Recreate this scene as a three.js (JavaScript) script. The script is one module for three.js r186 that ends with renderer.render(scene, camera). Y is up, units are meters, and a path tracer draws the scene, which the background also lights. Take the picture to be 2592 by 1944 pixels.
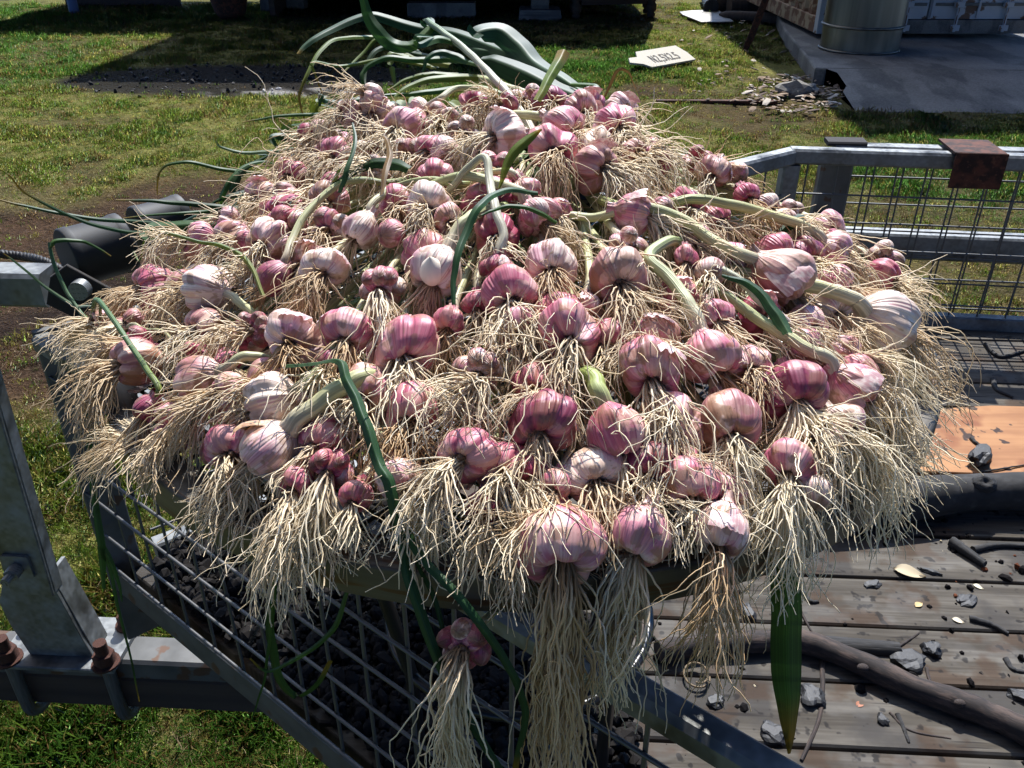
import * as THREE from 'three';
import { Sky } from 'three/addons/objects/Sky.js';
import { ImprovedNoise } from 'three/addons/math/ImprovedNoise.js';
import { FontLoader } from 'three/addons/loaders/FontLoader.js';

// ------------------------------------------------------------------ camera, sky, sun, exposure
const EYE = 1.6, PITCH = 30 * Math.PI / 180, FOV = 48.3;
const scene = new THREE.Scene();
const camera = new THREE.PerspectiveCamera(FOV, 1024 / 768, 0.05, 400);
camera.position.set(0, EYE, 0);
camera.lookAt(0, EYE - Math.sin(PITCH), -Math.cos(PITCH));
const renderer = new THREE.WebGLRenderer({ antialias: true });
renderer.setSize(1024, 768);
renderer.toneMapping = THREE.LinearToneMapping;
renderer.toneMappingExposure = 1.85;
renderer.shadowMap.enabled = true;

const sunEl = 52 * Math.PI / 180;
const sunDir = new THREE.Vector3(0.2 * Math.cos(sunEl), Math.sin(sunEl), -Math.cos(sunEl)).normalize();
const sky = new Sky();
sky.name = 'sky'; sky.userData.kind = 'structure';
sky.scale.setScalar(300);
sky.material.uniforms.sunPosition.value.copy(sunDir);
sky.material.uniforms.turbidity.value = 6;
sky.material.uniforms.rayleigh.value = 0.45;
sky.material.uniforms.mieCoefficient.value = 0.004;
scene.add(sky);
scene.environmentIntensity = 0.23;
const sun = new THREE.DirectionalLight(new THREE.Color(1, 0.96, 0.9), 4.8);
sun.position.copy(sunDir).multiplyScalar(30);
sun.castShadow = true;
sun.shadow.camera.left = sun.shadow.camera.bottom = -14; sun.shadow.camera.right = sun.shadow.camera.top = 14; sun.shadow.camera.far = 80;
sun.shadow.mapSize.set(4096, 4096);
scene.add(sun); scene.add(sun.target);

// ------------------------------------------------------------------ small tools
const V = (x, y, z) => new THREE.Vector3(x, y, z);
function rng(s) { return () => { s |= 0; s = s + 0x6D2B79F5 | 0; let t = Math.imul(s ^ s >>> 15, 1 | s); t = t + Math.imul(t ^ t >>> 7, 61 | t) ^ t; return ((t ^ t >>> 14) >>> 0) / 4294967296; }; }
const PN = new ImprovedNoise();
const pn = (x, y, z = 0) => PN.noise(x, y, z);
const clamp = (x, a = 0, b = 1) => Math.min(b, Math.max(a, x));
const lerp = (a, b, t) => a + (b - a) * t;
const sst = (a, b, x) => { const t = clamp((x - a) / (b - a)); return t * t * (3 - 2 * t); };
const mix3 = (a, b, t) => [lerp(a[0], b[0], t), lerp(a[1], b[1], t), lerp(a[2], b[2], t)];
const lin = (c) => c.map(v => { v /= 255; return v <= 0.04045 ? v / 12.92 : Math.pow((v + 0.055) / 1.055, 2.4); });
function hash2(x, y, s) { let h = Math.imul(x, 374761393) + Math.imul(y, 668265263) + Math.imul(s, 2147483629) | 0; h = Math.imul(h ^ h >>> 13, 1274126177); return ((h ^ h >>> 16) >>> 0) / 4294967296; }
function vn(x, y, px, py, s) {                    // value noise with periods px, py
  const x0 = Math.floor(x), y0 = Math.floor(y), fx = x - x0, fy = y - y0, u = fx * fx * (3 - 2 * fx), v = fy * fy * (3 - 2 * fy);
  const m = (a, n) => ((a % n) + n) % n;
  const a = m(x0, px), b = m(x0 + 1, px), c = m(y0, py), d = m(y0 + 1, py);
  return lerp(lerp(hash2(a, c, s), hash2(b, c, s), u), lerp(hash2(a, d, s), hash2(b, d, s), u), v);
}
function fbm(x, y, px, py, s, o = 4) { let r = 0, a = 0.5, t = 0; for (let i = 0; i < o; i++) { r += a * vn(x, y, px, py, s + i * 17); t += a; a *= 0.5; x *= 2; y *= 2; px *= 2; py *= 2; } return r / t; }
function tex(w, h, fn, srgb = true) {
  const d = new Uint8Array(w * h * 4);
  for (let j = 0; j < h; j++) for (let i = 0; i < w; i++) { const c = fn(i / w, j / h), k = 4 * (j * w + i); d[k] = clamp(c[0], 0, 255); d[k + 1] = clamp(c[1], 0, 255); d[k + 2] = clamp(c[2], 0, 255); d[k + 3] = 255; }
  const t = new THREE.DataTexture(d, w, h, THREE.RGBAFormat);
  t.wrapS = t.wrapT = THREE.RepeatWrapping; t.magFilter = THREE.LinearFilter; t.minFilter = THREE.LinearMipmapLinearFilter; t.generateMipmaps = true;
  if (srgb) t.colorSpace = THREE.SRGBColorSpace;
  t.needsUpdate = true; return t;
}
const gray = (fn) => (u, v) => { const g = fn(u, v) * 255; return [g, g, g]; };

// view rays: where a line of sight meets a level, a depth or the heap (places are then fixed in the world)
const FPX = 384 / Math.tan(FOV * Math.PI / 360), SP = Math.sin(PITCH), CP = Math.cos(PITCH);
function ray(px, py) { const x = (px - 512) / FPX, y = (384 - py) / FPX; return V(x, y * CP - SP, -(y * SP + CP)); }
const TO = [null, [0, 0], [341.333, 0], [682.667, 0], [0, 256], [341.333, 256], [682.667, 256], [0, 512], [341.333, 512], [682.667, 512]];
const PX = (t, x, y) => t ? [TO[t][0] + x * 0.15432, TO[t][1] + y * 0.15432] : [x * 0.46293, y * 0.46293];
function onY(t, x, y, h = 0) { const d = ray(...PX(t, x, y)), s = (h - EYE) / d.y; return d.multiplyScalar(s).add(V(0, EYE, 0)); }
function onF(t, x, y, f) { const d = ray(...PX(t, x, y)), s = f / -d.z; return d.multiplyScalar(s).add(V(0, EYE, 0)); }

// names, labels
const used = {};
function numbered(n) { const k = used[n] = (used[n] ?? -1) + 1; return k ? `${n}_${String(k).padStart(3, '0')}` : n; }
function tag(o, label, category, group) { o.userData.label = label; o.userData.category = category; if (group) o.userData.group = group; return o; }
function thing(name, label, category, pos = V(0, 0, 0), group) { const g = new THREE.Group(); g.name = numbered(name); g.position.copy(pos); scene.add(g); return tag(g, label, category, group); }

// geometry collector (world coordinates; local to `origin` when built)
class MB {
  constructor() { this.p = []; this.n = []; this.u = []; this.c = []; this.i = []; }
  v(p, n, u, v, c = [1, 1, 1]) { this.p.push(p.x, p.y, p.z); this.n.push(n.x, n.y, n.z); this.u.push(u, v); this.c.push(c[0], c[1], c[2]); return this.p.length / 3 - 1; }
  tri(a, b, c) { this.i.push(a, b, c); }
  tube(pts, rad, sides = 6, col = null, caps = true, uvk = 1) {
    const n = pts.length, T = [], r = typeof rad === 'function' ? rad : () => rad;
    for (let i = 0; i < n; i++) T.push(pts[Math.min(n - 1, i + 1)].clone().sub(pts[Math.max(0, i - 1)]).normalize());
    let N = Math.abs(T[0].y) < 0.9 ? V(0, 1, 0) : V(1, 0, 0); N.sub(T[0].clone().multiplyScalar(N.dot(T[0]))).normalize();
    let base = this.p.length / 3, L = 0; const q = V(0, 0, 0), B = V(0, 0, 0);
    for (let i = 0; i < n; i++) {
      if (i) L += pts[i].distanceTo(pts[i - 1]);
      N.sub(q.copy(T[i]).multiplyScalar(N.dot(T[i]))).normalize(); B.crossVectors(T[i], N);
      const t = i / (n - 1), rr = r(t), c = col ? col(t) : [1, 1, 1];
      for (let k = 0; k <= sides; k++) {
        const a = k / sides * 6.28318, cx = Math.cos(a), sx = Math.sin(a);
        const nx = N.x * cx + B.x * sx, ny = N.y * cx + B.y * sx, nz = N.z * cx + B.z * sx;
        this.p.push(pts[i].x + nx * rr, pts[i].y + ny * rr, pts[i].z + nz * rr); this.n.push(nx, ny, nz); this.u.push(k / sides * uvk, L); this.c.push(c[0], c[1], c[2]);
      }
    }
    const w = sides + 1;
    for (let i = 0; i < n - 1; i++) for (let k = 0; k < sides; k++) { const a = base + i * w + k; this.i.push(a, a + 1, a + w, a + 1, a + w + 1, a + w); }
    if (caps) for (const e of [0, n - 1]) {
      const c = col ? col(e / (n - 1)) : [1, 1, 1], nn = T[e].clone().multiplyScalar(e ? 1 : -1), m = this.v(pts[e], nn, 0.5, 0, c), b0 = base + e * w, s0 = this.p.length / 3;
      for (let k = 0; k <= sides; k++) { const j = (b0 + k) * 3; this.p.push(this.p[j], this.p[j + 1], this.p[j + 2]); this.n.push(nn.x, nn.y, nn.z); this.u.push(k / sides, 0); this.c.push(c[0], c[1], c[2]); }
      for (let k = 0; k < sides; k++) e ? this.i.push(m, s0 + k, s0 + k + 1) : this.i.push(m, s0 + k + 1, s0 + k);
    }
    return this;
  }
  ribbon(pts, width, side, fold, col) {            // a leaf: creased along its middle
    const n = pts.length, S5 = [-1, -0.6, -0.25, 0, 0.25, 0.6, 1], base = this.p.length / 3; let L = 0;
    const tw = typeof side === 'function' ? side : () => side;
    for (let i = 0; i < n; i++) {
      const t = i / (n - 1), T = pts[Math.min(n - 1, i + 1)].clone().sub(pts[Math.max(0, i - 1)]).normalize();
      if (i) L += pts[i].distanceTo(pts[i - 1]);
      const S = tw(t).clone(); S.sub(T.clone().multiplyScalar(S.dot(T))).normalize();
      const N = new THREE.Vector3().crossVectors(S, T).normalize(), w = width(t), f = typeof fold === 'function' ? fold(t) : fold, c = col(t);
      for (const s of S5) {
        const p = pts[i].clone().addScaledVector(S, s * w).addScaledVector(N, Math.pow(Math.abs(s), 1.4) * w * f);
        const nn = N.clone().addScaledVector(S, -Math.sign(s) * f * 1.2).normalize();
        this.v(p, nn, (s + 1) / 2, L, c);
      }
    }
    for (let i = 0; i < n - 1; i++) for (let k = 0; k < 6; k++) { const a = base + i * 7 + k; this.i.push(a, a + 1, a + 7, a + 1, a + 8, a + 7); }
    return this;
  }
  prism(poly, M, depth, ch = 0, uvs = 1) {         // poly [[x,y]...] in the plane of M, extruded along its z
    const g = new THREE.ExtrudeGeometry(new THREE.Shape(poly.map(q => new THREE.Vector2(q[0], q[1]))), { depth: depth - 2 * ch, bevelEnabled: ch > 0, bevelThickness: ch, bevelSize: ch, bevelOffset: -ch, bevelSegments: 1, steps: 1, curveSegments: 6 });
    g.translate(0, 0, ch); g.applyMatrix4(M); return this.geo(g, uvs);
  }
  geo(g0, uvs = 1, col = null) {
    const g = g0.index ? g0 : g0, P = g.attributes.position, N = g.attributes.normal, U = g.attributes.uv, C = g.attributes.color, b = this.p.length / 3;
    for (let k = 0; k < P.count; k++) { this.p.push(P.getX(k), P.getY(k), P.getZ(k)); this.n.push(N.getX(k), N.getY(k), N.getZ(k)); this.u.push(U ? U.getX(k) * uvs : 0, U ? U.getY(k) * uvs : 0); C ? this.c.push(C.getX(k), C.getY(k), C.getZ(k)) : col ? this.c.push(...col) : this.c.push(1, 1, 1); }
    if (g.index) for (let k = 0; k < g.index.count; k++) this.i.push(b + g.index.getX(k)); else for (let k = 0; k < P.count; k++) this.i.push(b + k);
    return this;
  }
  beam(a, b, w, h, up = V(0, 1, 0), ch = 0.003, round = false) {   // a bar from a to b, w wide, h tall, chamfered
    const T = b.clone().sub(a), L = T.length(); T.normalize();
    const S = new THREE.Vector3().crossVectors(up, T).normalize(), U = new THREE.Vector3().crossVectors(T, S).normalize();
    const x = w / 2, y = h / 2, c = Math.min(ch, x * 0.9, y * 0.9);
    const prof = [[-x + c, -y], [x - c, -y], [x, -y + c], [x, y - c], [x - c, y], [-x + c, y], [-x, y - c], [-x, -y + c]];
    let per = 0;
    for (let k = 0; k < 8; k++) {
      const q = prof[k], r = prof[(k + 1) % 8], dx = r[0] - q[0], dy = r[1] - q[1], l = Math.hypot(dx, dy), n = S.clone().multiplyScalar(dy / l).addScaledVector(U, -dx / l);
      const P = (e, s) => e.clone().addScaledVector(S, s[0]).addScaledVector(U, s[1]);
      const i0 = this.v(P(a, q), n, 0, per), i1 = this.v(P(a, r), n, 0, per + l), i2 = this.v(P(b, r), n, L, per + l), i3 = this.v(P(b, q), n, L, per);
      this.i.push(i0, i1, i2, i0, i2, i3); per += l;
    }
    for (const e of [0, 1]) { const o = e ? b : a, n = T.clone().multiplyScalar(e ? 1 : -1), ids = prof.map(q => this.v(o.clone().addScaledVector(S, q[0]).addScaledVector(U, q[1]), n, q[0], q[1])); for (let k = 1; k < 7; k++) e ? this.i.push(ids[0], ids[k], ids[k + 1]) : this.i.push(ids[0], ids[k + 1], ids[k]); }
    return this;
  }
  geometry(origin) {
    const g = new THREE.BufferGeometry(), P = new Float32Array(this.p);
    if (origin) for (let k = 0; k < P.length; k += 3) { P[k] -= origin.x; P[k + 1] -= origin.y; P[k + 2] -= origin.z; }
    g.setAttribute('position', new THREE.BufferAttribute(P, 3)); g.setAttribute('normal', new THREE.BufferAttribute(new Float32Array(this.n), 3));
    g.setAttribute('uv', new THREE.BufferAttribute(new Float32Array(this.u), 2)); g.setAttribute('color', new THREE.BufferAttribute(new Float32Array(this.c), 3));
    g.setIndex(this.i); return g;
  }
  build(name, mat, parent, origin, label) {
    const g = this.geometry(origin ?? (parent && parent !== scene ? worldPos(parent) : null));
    return mesh(name, g, mat, parent, label);
  }
}
function worldPos(o) { const p = V(0, 0, 0); while (o && o !== scene) { p.add(o.position); o = o.parent; } return p; }
function mesh(name, g, mat, parent, label) {
  const m = new THREE.Mesh(g, mat); m.castShadow = m.receiveShadow = true;
  m.name = parent === scene ? numbered(name) : name; parent.add(m);
  if (label) m.userData.label = label; return m;
}
function grid(nu, nv, fn, wrapU = false) {          // fn(u,v) -> Vector3 ; smooth normals, wrapped in u
  const g = new THREE.BufferGeometry(), P = [], U = [], I = [], W = nu + 1;
  const pts = []; for (let j = 0; j <= nv; j++) for (let i = 0; i <= nu; i++) { const p = (wrapU && i === nu) ? pts[j * W].clone() : fn(i / nu, j / nv); pts.push(p); P.push(p.x, p.y, p.z); U.push(i / nu, j / nv); }
  for (let j = 0; j < nv; j++) for (let i = 0; i < nu; i++) { const a = j * W + i; I.push(a, a + 1, a + W, a + 1, a + W + 1, a + W); }
  g.setAttribute('position', new THREE.Float32BufferAttribute(P, 3)); g.setAttribute('uv', new THREE.Float32BufferAttribute(U, 2)); g.setIndex(I); g.computeVertexNormals();
  if (wrapU) { const N = g.attributes.normal; for (let j = 0; j <= nv; j++) { const a = j * W, b = a + nu, q = V(N.getX(a) + N.getX(b), N.getY(a) + N.getY(b), N.getZ(a) + N.getZ(b)).normalize(); N.setXYZ(a, q.x, q.y, q.z); N.setXYZ(b, q.x, q.y, q.z); } }
  return g;
}
function spline(pts, n) { return new THREE.CatmullRomCurve3(pts, false, 'centripetal').getPoints(n); }
function frameM(o, x, y, z) { return new THREE.Matrix4().makeBasis(x, y, z).setPosition(o); }

// ------------------------------------------------------------------ materials
const std = (o) => new THREE.MeshStandardMaterial({ vertexColors: true, side: THREE.DoubleSide, ...o });
const C = (r, g, b) => new THREE.Color().setRGB(...lin([r, g, b]));
const M = {};
{
  const spangle = tex(256, 256, (u, v) => { const a = fbm(u * 8, v * 8, 8, 8, 3, 5), b = vn(u * 40, v * 40, 40, 40, 9), s = fbm(u * 3, v * 3, 3, 3, 21, 3); const g = 116 + 60 * (a - 0.5) + 24 * (b - 0.5) - 30 * sst(0.58, 0.75, s); return [g * 0.98, g * 1.0, g * 0.995]; });
  const spangleR = tex(256, 256, gray((u, v) => 0.5 + 0.5 * (fbm(u * 8, v * 8, 8, 8, 3, 5) - 0.5) + 0.15 * (vn(u * 40, v * 40, 40, 40, 9) - 0.5)), false);
  spangle.repeat.set(4, 4); spangleR.repeat.set(4, 4);
  M.galv = std({ map: spangle, roughnessMap: spangleR, roughness: 1.1, metalness: 0.45 });
  const dull = tex(256, 256, (u, v) => { const a = fbm(u * 6, v * 6, 6, 6, 5, 5), r = sst(0.6, 0.72, fbm(u * 9, v * 9, 9, 9, 31, 4)); return mix3([88 + 40 * (a - 0.5), 88 + 40 * (a - 0.5), 86 + 40 * (a - 0.5)], [86, 58, 40], r * 0.8); });
  dull.repeat.set(4, 4);
  M.dull = std({ map: dull, roughness: 0.62, metalness: 0.35 });
  M.wire = std({ color: C(92, 92, 92), roughness: 0.5, metalness: 0.6 });
  M.rim = std({ map: dull, color: new THREE.Color(0.85, 0.75, 0.62), roughness: 0.5, metalness: 0.3 });
  M.blackwire = std({ color: C(52, 51, 50), roughness: 0.3, metalness: 0.55 });
  const rust = tex(256, 256, (u, v) => { const a = fbm(u * 10, v * 10, 10, 10, 7, 5), b = fbm(u * 30, v * 30, 30, 30, 8, 3); return mix3(mix3([44, 26, 19], [86, 48, 33], sst(0.3, 0.7, a)), [110, 72, 52], sst(0.6, 0.8, b) * 0.6); });
  rust.repeat.set(5, 5);
  M.rust = std({ map: rust, bumpMap: rust, bumpScale: 0.002, roughness: 0.9, metalness: 0.1 });
  M.rubber = std({ color: C(17, 17, 18), roughness: 0.62 });
  const plank = tex(2048, 512, (u, v) => {
    const wob = 0.4 * fbm(u * 5, v * 5, 5, 5, 2, 3), g = fbm(u * 5, v * 46 + wob * 6, 5, 46, 11, 4), fine = vn(u * 30, v * 190, 30, 190, 10), w = fbm(u * 12, v * 4, 12, 4, 12, 6), s = fbm(u * 22, v * 8, 22, 8, 14, 5), k = fbm(u * 110, v * 34, 110, 34, 15, 3);
    let c = mix3([64, 59, 52], [94, 89, 81], sst(0.28, 0.72, g * 0.5 + w * 0.3 + fine * 0.2));
    c = mix3(c, [60, 57, 54], 0.8 * sst(0.5, 0.66, w)); c = mix3(c, [62, 46, 34], 0.6 * sst(0.54, 0.68, s)); c = mix3(c, [30, 28, 27], 0.7 * sst(0.7, 0.8, k)); c = mix3(c, [34, 30, 28], 0.6 * sst(0.86, 0.94, vn(u * 16, v * 120, 16, 120, 18)));
    return c;
  });
  const plankR = tex(512, 512, gray((u, v) => lerp(0.96, 0.74, sst(0.54, 0.62, fbm(u * 16, v * 6, 16, 6, 77, 6)))), false);
  const plankB = tex(512, 512, gray((u, v) => 0.5 + 0.5 * (fbm(u * 5, v * 46, 5, 46, 11, 4) - 0.5) + 0.5 * (fbm(u * 120, v * 36, 120, 36, 78, 3) - 0.5)), false);
  M.plank = new THREE.MeshPhysicalMaterial({ vertexColors: true, side: THREE.DoubleSide, specularIntensity: 0.55, map: plank, roughnessMap: plankR, roughness: 1, bumpMap: plankB, bumpScale: 0.0012 });
  const bark = tex(512, 256, (u, v) => { const a = fbm(u * 8, v * 6, 8, 6, 19, 5), b = fbm(u * 40, v * 20, 40, 20, 22, 3); return mix3([34, 27, 24], [74, 60, 52], sst(0.35, 0.75, a * 0.7 + b * 0.3)); });
  bark.repeat.set(2, 7);
  M.bark = std({ map: bark, roughness: 0.85, bumpMap: bark, bumpScale: 0.004 });
  const char = tex(256, 256, (u, v) => { const a = fbm(u * 9, v * 9, 9, 9, 23, 5); const g = 26 + 60 * Math.pow(a, 2); return [g, g * 0.99, g * 0.98]; });
  char.repeat.set(2, 6);
  M.char = std({ map: char, color: new THREE.Color(0.42, 0.42, 0.44), roughness: 0.6, flatShading: true, bumpMap: char, bumpScale: 0.003 });
  M.burnt = std({ map: char, color: new THREE.Color(0.75, 0.72, 0.7), roughness: 0.85, bumpMap: char, bumpScale: 0.008 });
  const orange = tex(512, 512, (u, v) => { const g = fbm(u * 3, v * 40, 3, 40, 25, 4), a = fbm(u * 5, v * 5, 5, 5, 26, 5), d = fbm(u * 26, v * 26, 26, 26, 27, 3), e = fbm(u * 4, v * 4, 4, 4, 28, 5); let c = mix3([134, 90, 56], [160, 116, 76], sst(0.3, 0.7, g * 0.5 + a * 0.5)); c = mix3(c, [112, 62, 34], 0.8 * sst(0.54, 0.68, e)); return mix3(c, [48, 30, 22], sst(0.7, 0.76, d)); });
  M.orange = std({ map: orange, roughness: 0.85 });
  const conc = tex(512, 512, (u, v) => { const a = fbm(u * 4, v * 4, 4, 4, 33, 6), b = vn(u * 160, v * 160, 160, 160, 34), s = fbm(u * 7, v * 3, 7, 3, 35, 5); const g = 112 + 50 * (a - 0.5) + 22 * (b - 0.5) - 26 * sst(0.52, 0.7, s); return [g, g * 0.965, g * 0.9]; });
  M.conc = std({ map: conc, roughness: 0.9, bumpMap: conc, bumpScale: 0.004 });
  M.block = std({ map: conc, color: new THREE.Color(0.9, 0.92, 0.95), roughness: 0.9 });
  const paint = tex(512, 512, (u, v) => { const a = fbm(u * 5, v * 5, 5, 5, 41, 5), r = sst(0.6, 0.68, fbm(u * 9, v * 9, 9, 9, 42, 6)); const g = 168 + 30 * (a - 0.5); return mix3([g * 0.99, g, g * 1.0], [98, 72, 54], r); });
  M.paint = std({ map: paint, roughness: 0.7 });
  const sideRust = tex(512, 512, (u, v) => { const a = fbm(u * 6, v * 6, 6, 6, 43, 5), r = sst(0.46, 0.6, fbm(u * 14, v * 14, 14, 14, 44, 5)); return mix3([150 + 40 * (a - 0.5), 128 + 40 * (a - 0.5), 98 + 30 * (a - 0.5)], [104, 70, 46], r); });
  M.sideRust = std({ map: sideRust, roughness: 0.85 });
  const steel = tex(512, 256, (u, v) => { const a = fbm(u * 40, v * 3, 40, 3, 45, 4), b = fbm(u * 6, v * 4, 6, 4, 46, 4); const g = 104 + 44 * (a - 0.5) + 44 * (b - 0.5); return [g, g * 0.97, g * 0.9]; });
  M.steel = std({ map: steel, metalness: 0.85, roughness: 0.4 });
  const timber = tex(256, 256, (u, v) => { const g = fbm(u * 3, v * 40, 3, 40, 47, 4); return mix3([46, 36, 30], [82, 68, 56], g); });
  M.timber = std({ map: timber, roughness: 0.9 });
  M.dark = std({ color: C(40, 36, 34), roughness: 0.9 });
  M.sheet = std({ map: conc, color: new THREE.Color(1.5, 1.5, 1.5), roughness: 0.5, metalness: 0.2 });
  M.white = std({ color: C(168, 162, 146), roughness: 0.75 });
  M.ink = std({ color: C(64, 60, 56), roughness: 0.9 });
  M.bluepost = std({ color: C(70, 88, 122), roughness: 0.6 });
  const leafT = tex(128, 64, (u, v) => { const a = vn(u * 34, v * 2, 34, 2, 51), b = vn(u * 80, v * 4, 80, 4, 52), k = Math.exp(-Math.pow((u - 0.5) / 0.03, 2)); const m = fbm(u * 4, v * 6, 4, 6, 58, 4), g = 200 + 76 * (a - 0.5) + 40 * (b - 0.5) + 34 * k + 50 * (m - 0.5); return [g, g, g * 0.97]; });
  M.leaf = new THREE.MeshPhysicalMaterial({ vertexColors: true, side: THREE.DoubleSide, map: leafT, roughness: 0.5, specularIntensity: 0.35, transmission: 0.42, thickness: 0 });
  const stemT = tex(128, 128, (u, v) => { const a = vn(u * 30, v * 3, 30, 3, 53), b = fbm(u * 6, v * 6, 6, 6, 54, 4); const c = vn(u * 60, v * 4, 60, 4, 57); const g = 214 + 60 * (a - 0.5) + 44 * (b - 0.5) + 40 * (c - 0.5); return [g, g * 0.99, g * 0.97]; });
  stemT.repeat.set(1, 5);
  M.stem = std({ map: stemT, bumpMap: stemT, bumpScale: 0.0012, roughness: 0.55 });
  M.root = std({ roughness: 0.7 });
  M.husk = new THREE.MeshPhysicalMaterial({ vertexColors: true, side: THREE.DoubleSide, map: tex(256, 256, (u, v) => { const a = fbm(u * 6, v * 6, 6, 6, 55, 5), l = vn(u * 60, v * 3, 60, 3, 56); return mix3(mix3([150, 100, 58], [206, 168, 122], sst(0.3, 0.7, a + 0.3 * (l - 0.5))), [70, 42, 24], sst(0.66, 0.74, fbm(u * 8, v * 8, 8, 8, 57, 4))); }), roughness: 0.6, transmission: 0.3, thickness: 0 });
  M.skinFlake = new THREE.MeshPhysicalMaterial({ vertexColors: true, side: THREE.DoubleSide, map: tex(128, 128, (u, v) => { const a = fbm(u * 6, v * 6, 6, 6, 59, 5), l = vn(u * 40, v * 3, 40, 3, 60); return mix3([196, 150, 150], [226, 206, 196], sst(0.3, 0.7, a + 0.4 * (l - 0.5))); }), roughness: 0.5, transmission: 0.35, thickness: 0 });
  M.grass = new THREE.MeshPhysicalMaterial({ color: 0xffffff, side: THREE.DoubleSide, roughness: 0.7, specularIntensity: 0.4, transmission: 0.4, thickness: 0 });
  M.crumbShade = new THREE.MeshPhysicalMaterial({ color: 0xffffff, roughness: 1, specularIntensity: 0.2 });
  M.straw = std({ vertexColors: false, color: 0xffffff, roughness: 0.8 });
  const soil = tex(1024, 1024, (u, v) => { const a = fbm(u * 12, v * 12, 12, 12, 61, 6), b = fbm(u * 90, v * 90, 90, 90, 62, 3), d = vn(u * 300, v * 300, 300, 300, 63); const g = 190 + 90 * (a - 0.5) + 110 * (b - 0.5) + 50 * (d - 0.5); return [g, g, g]; });
  M.soil = new THREE.MeshPhysicalMaterial({ vertexColors: true, side: THREE.DoubleSide, map: soil, roughness: 1, specularIntensity: 0.15, bumpMap: soil, bumpScale: 0.02 });
}

// ------------------------------------------------------------------ ground
// what lies where: bare soil by the trailer, a burnt patch with ash, thin lawn elsewhere
const Z = (x, f) => V(x, 0, -f);
function zone(x, f) {
  const n = pn(x * 0.7 + 3.1, f * 0.7, 1.7), m = pn(x * 2.3, f * 2.3, 5.2), w = pn(x * 0.25 + 9, f * 0.25, 8.8), h = pn(x * 6, f * 6, 2.1);
  let soil = sst(2.1, 2.6, f + 0.4 * n) * (1 - sst(4.9, 5.7, f + 0.7 * n + 0.3 * m)) * (x < 0.6 ? 1 : 0.7);
  soil = Math.max(soil, 0.55 * sst(0.05, 0.4, m * 0.6 + n * 0.6 + 0.05));
  soil = Math.max(soil, sst(0.62, 0.3, Math.hypot((x - 1.35) / 1.0, (f - 8.2) / 0.95) + 0.3 * n) * 0.9);
  soil = Math.max(soil, sst(1, 0.4, Math.hypot((x - 2.0) / 0.9, (f - 7.2) / 1.3) + 0.5 * m) * 0.8);
  const q = Math.hypot((x + 2.5) / 2.15, (f - 8.75) / 0.95) + 0.22 * n + 0.1 * m, burn = sst(1.02, 0.78, q);
  const ash = sst(1, 0.55, Math.hypot((x + 1.9) / 0.85, (f - 8.05) / 0.28) + 0.5 * m) * sst(-0.1, 0.25, h + m * 0.4);
  const lush = sst(0.0, 0.5, w + 0.4 * n + 0.35 * sst(1.5, 0.5, Math.hypot((x + 2.7) / 1.5, (f - 6.9) / 0.9)) + (f < 1.9 ? 0.3 : 0));
  return { soil, burn, ash, lush, n, m, h };
}
{
  const g = new THREE.BufferGeometry(), P = [], N = [], U = [], Cc = [], I = [], xs = [], fs = [];
  for (let x = -90; x < -9; x += 9) xs.push(x); for (let x = -9; x <= 9.01; x += 0.07) xs.push(x); for (let x = 18; x <= 90; x += 9) xs.push(x);
  for (let f = -90; f < -1; f += 8) fs.push(f); for (let f = -1; f < 16; f += 0.035 + 0.006 * Math.max(0, f)) fs.push(f); for (let f = 17; f <= 140; f += 8) fs.push(f);
  const cSoil = lin([84, 64, 47]), cSoil2 = lin([58, 45, 36]), cGr = lin([132, 128, 70]), cLush = lin([102, 122, 56]), cDry = lin([150, 138, 90]), cBurn = lin([34, 31, 31]), cAsh = lin([176, 172, 168]);
  for (const f of fs) for (const x of xs) {
    const z = zone(x, f);
    let c = mix3(cGr, cLush, z.lush * 0.7); c = mix3(c, cDry, sst(0.0, 0.5, z.n) * 0.5);
    c = mix3(c, mix3(cSoil, cSoil2, sst(-0.3, 0.4, z.m)), z.soil); c = mix3(c, cBurn, z.burn * 0.95); c = mix3(c, cAsh, z.ash);
    P.push(x, 0.012 * z.h * (Math.abs(x) < 9 ? 1 : 0) + 0.01 * z.m - 0.012 * z.soil, -f); N.push(0, 1, 0); U.push(x / 1.4, f / 1.4); Cc.push(...c);
  }
  const W = xs.length; for (let j = 0; j < fs.length - 1; j++) for (let i = 0; i < W - 1; i++) { const a = j * W + i; I.push(a, a + 1, a + W, a + 1, a + W + 1, a + W); }
  g.setAttribute('position', new THREE.Float32BufferAttribute(P, 3)); g.setAttribute('uv', new THREE.Float32BufferAttribute(U, 2)); g.setAttribute('color', new THREE.Float32BufferAttribute(Cc, 3)); g.setIndex(I); g.computeVertexNormals();
  const o = mesh('ground', g, M.soil, scene); o.userData.kind = 'structure';
}
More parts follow.
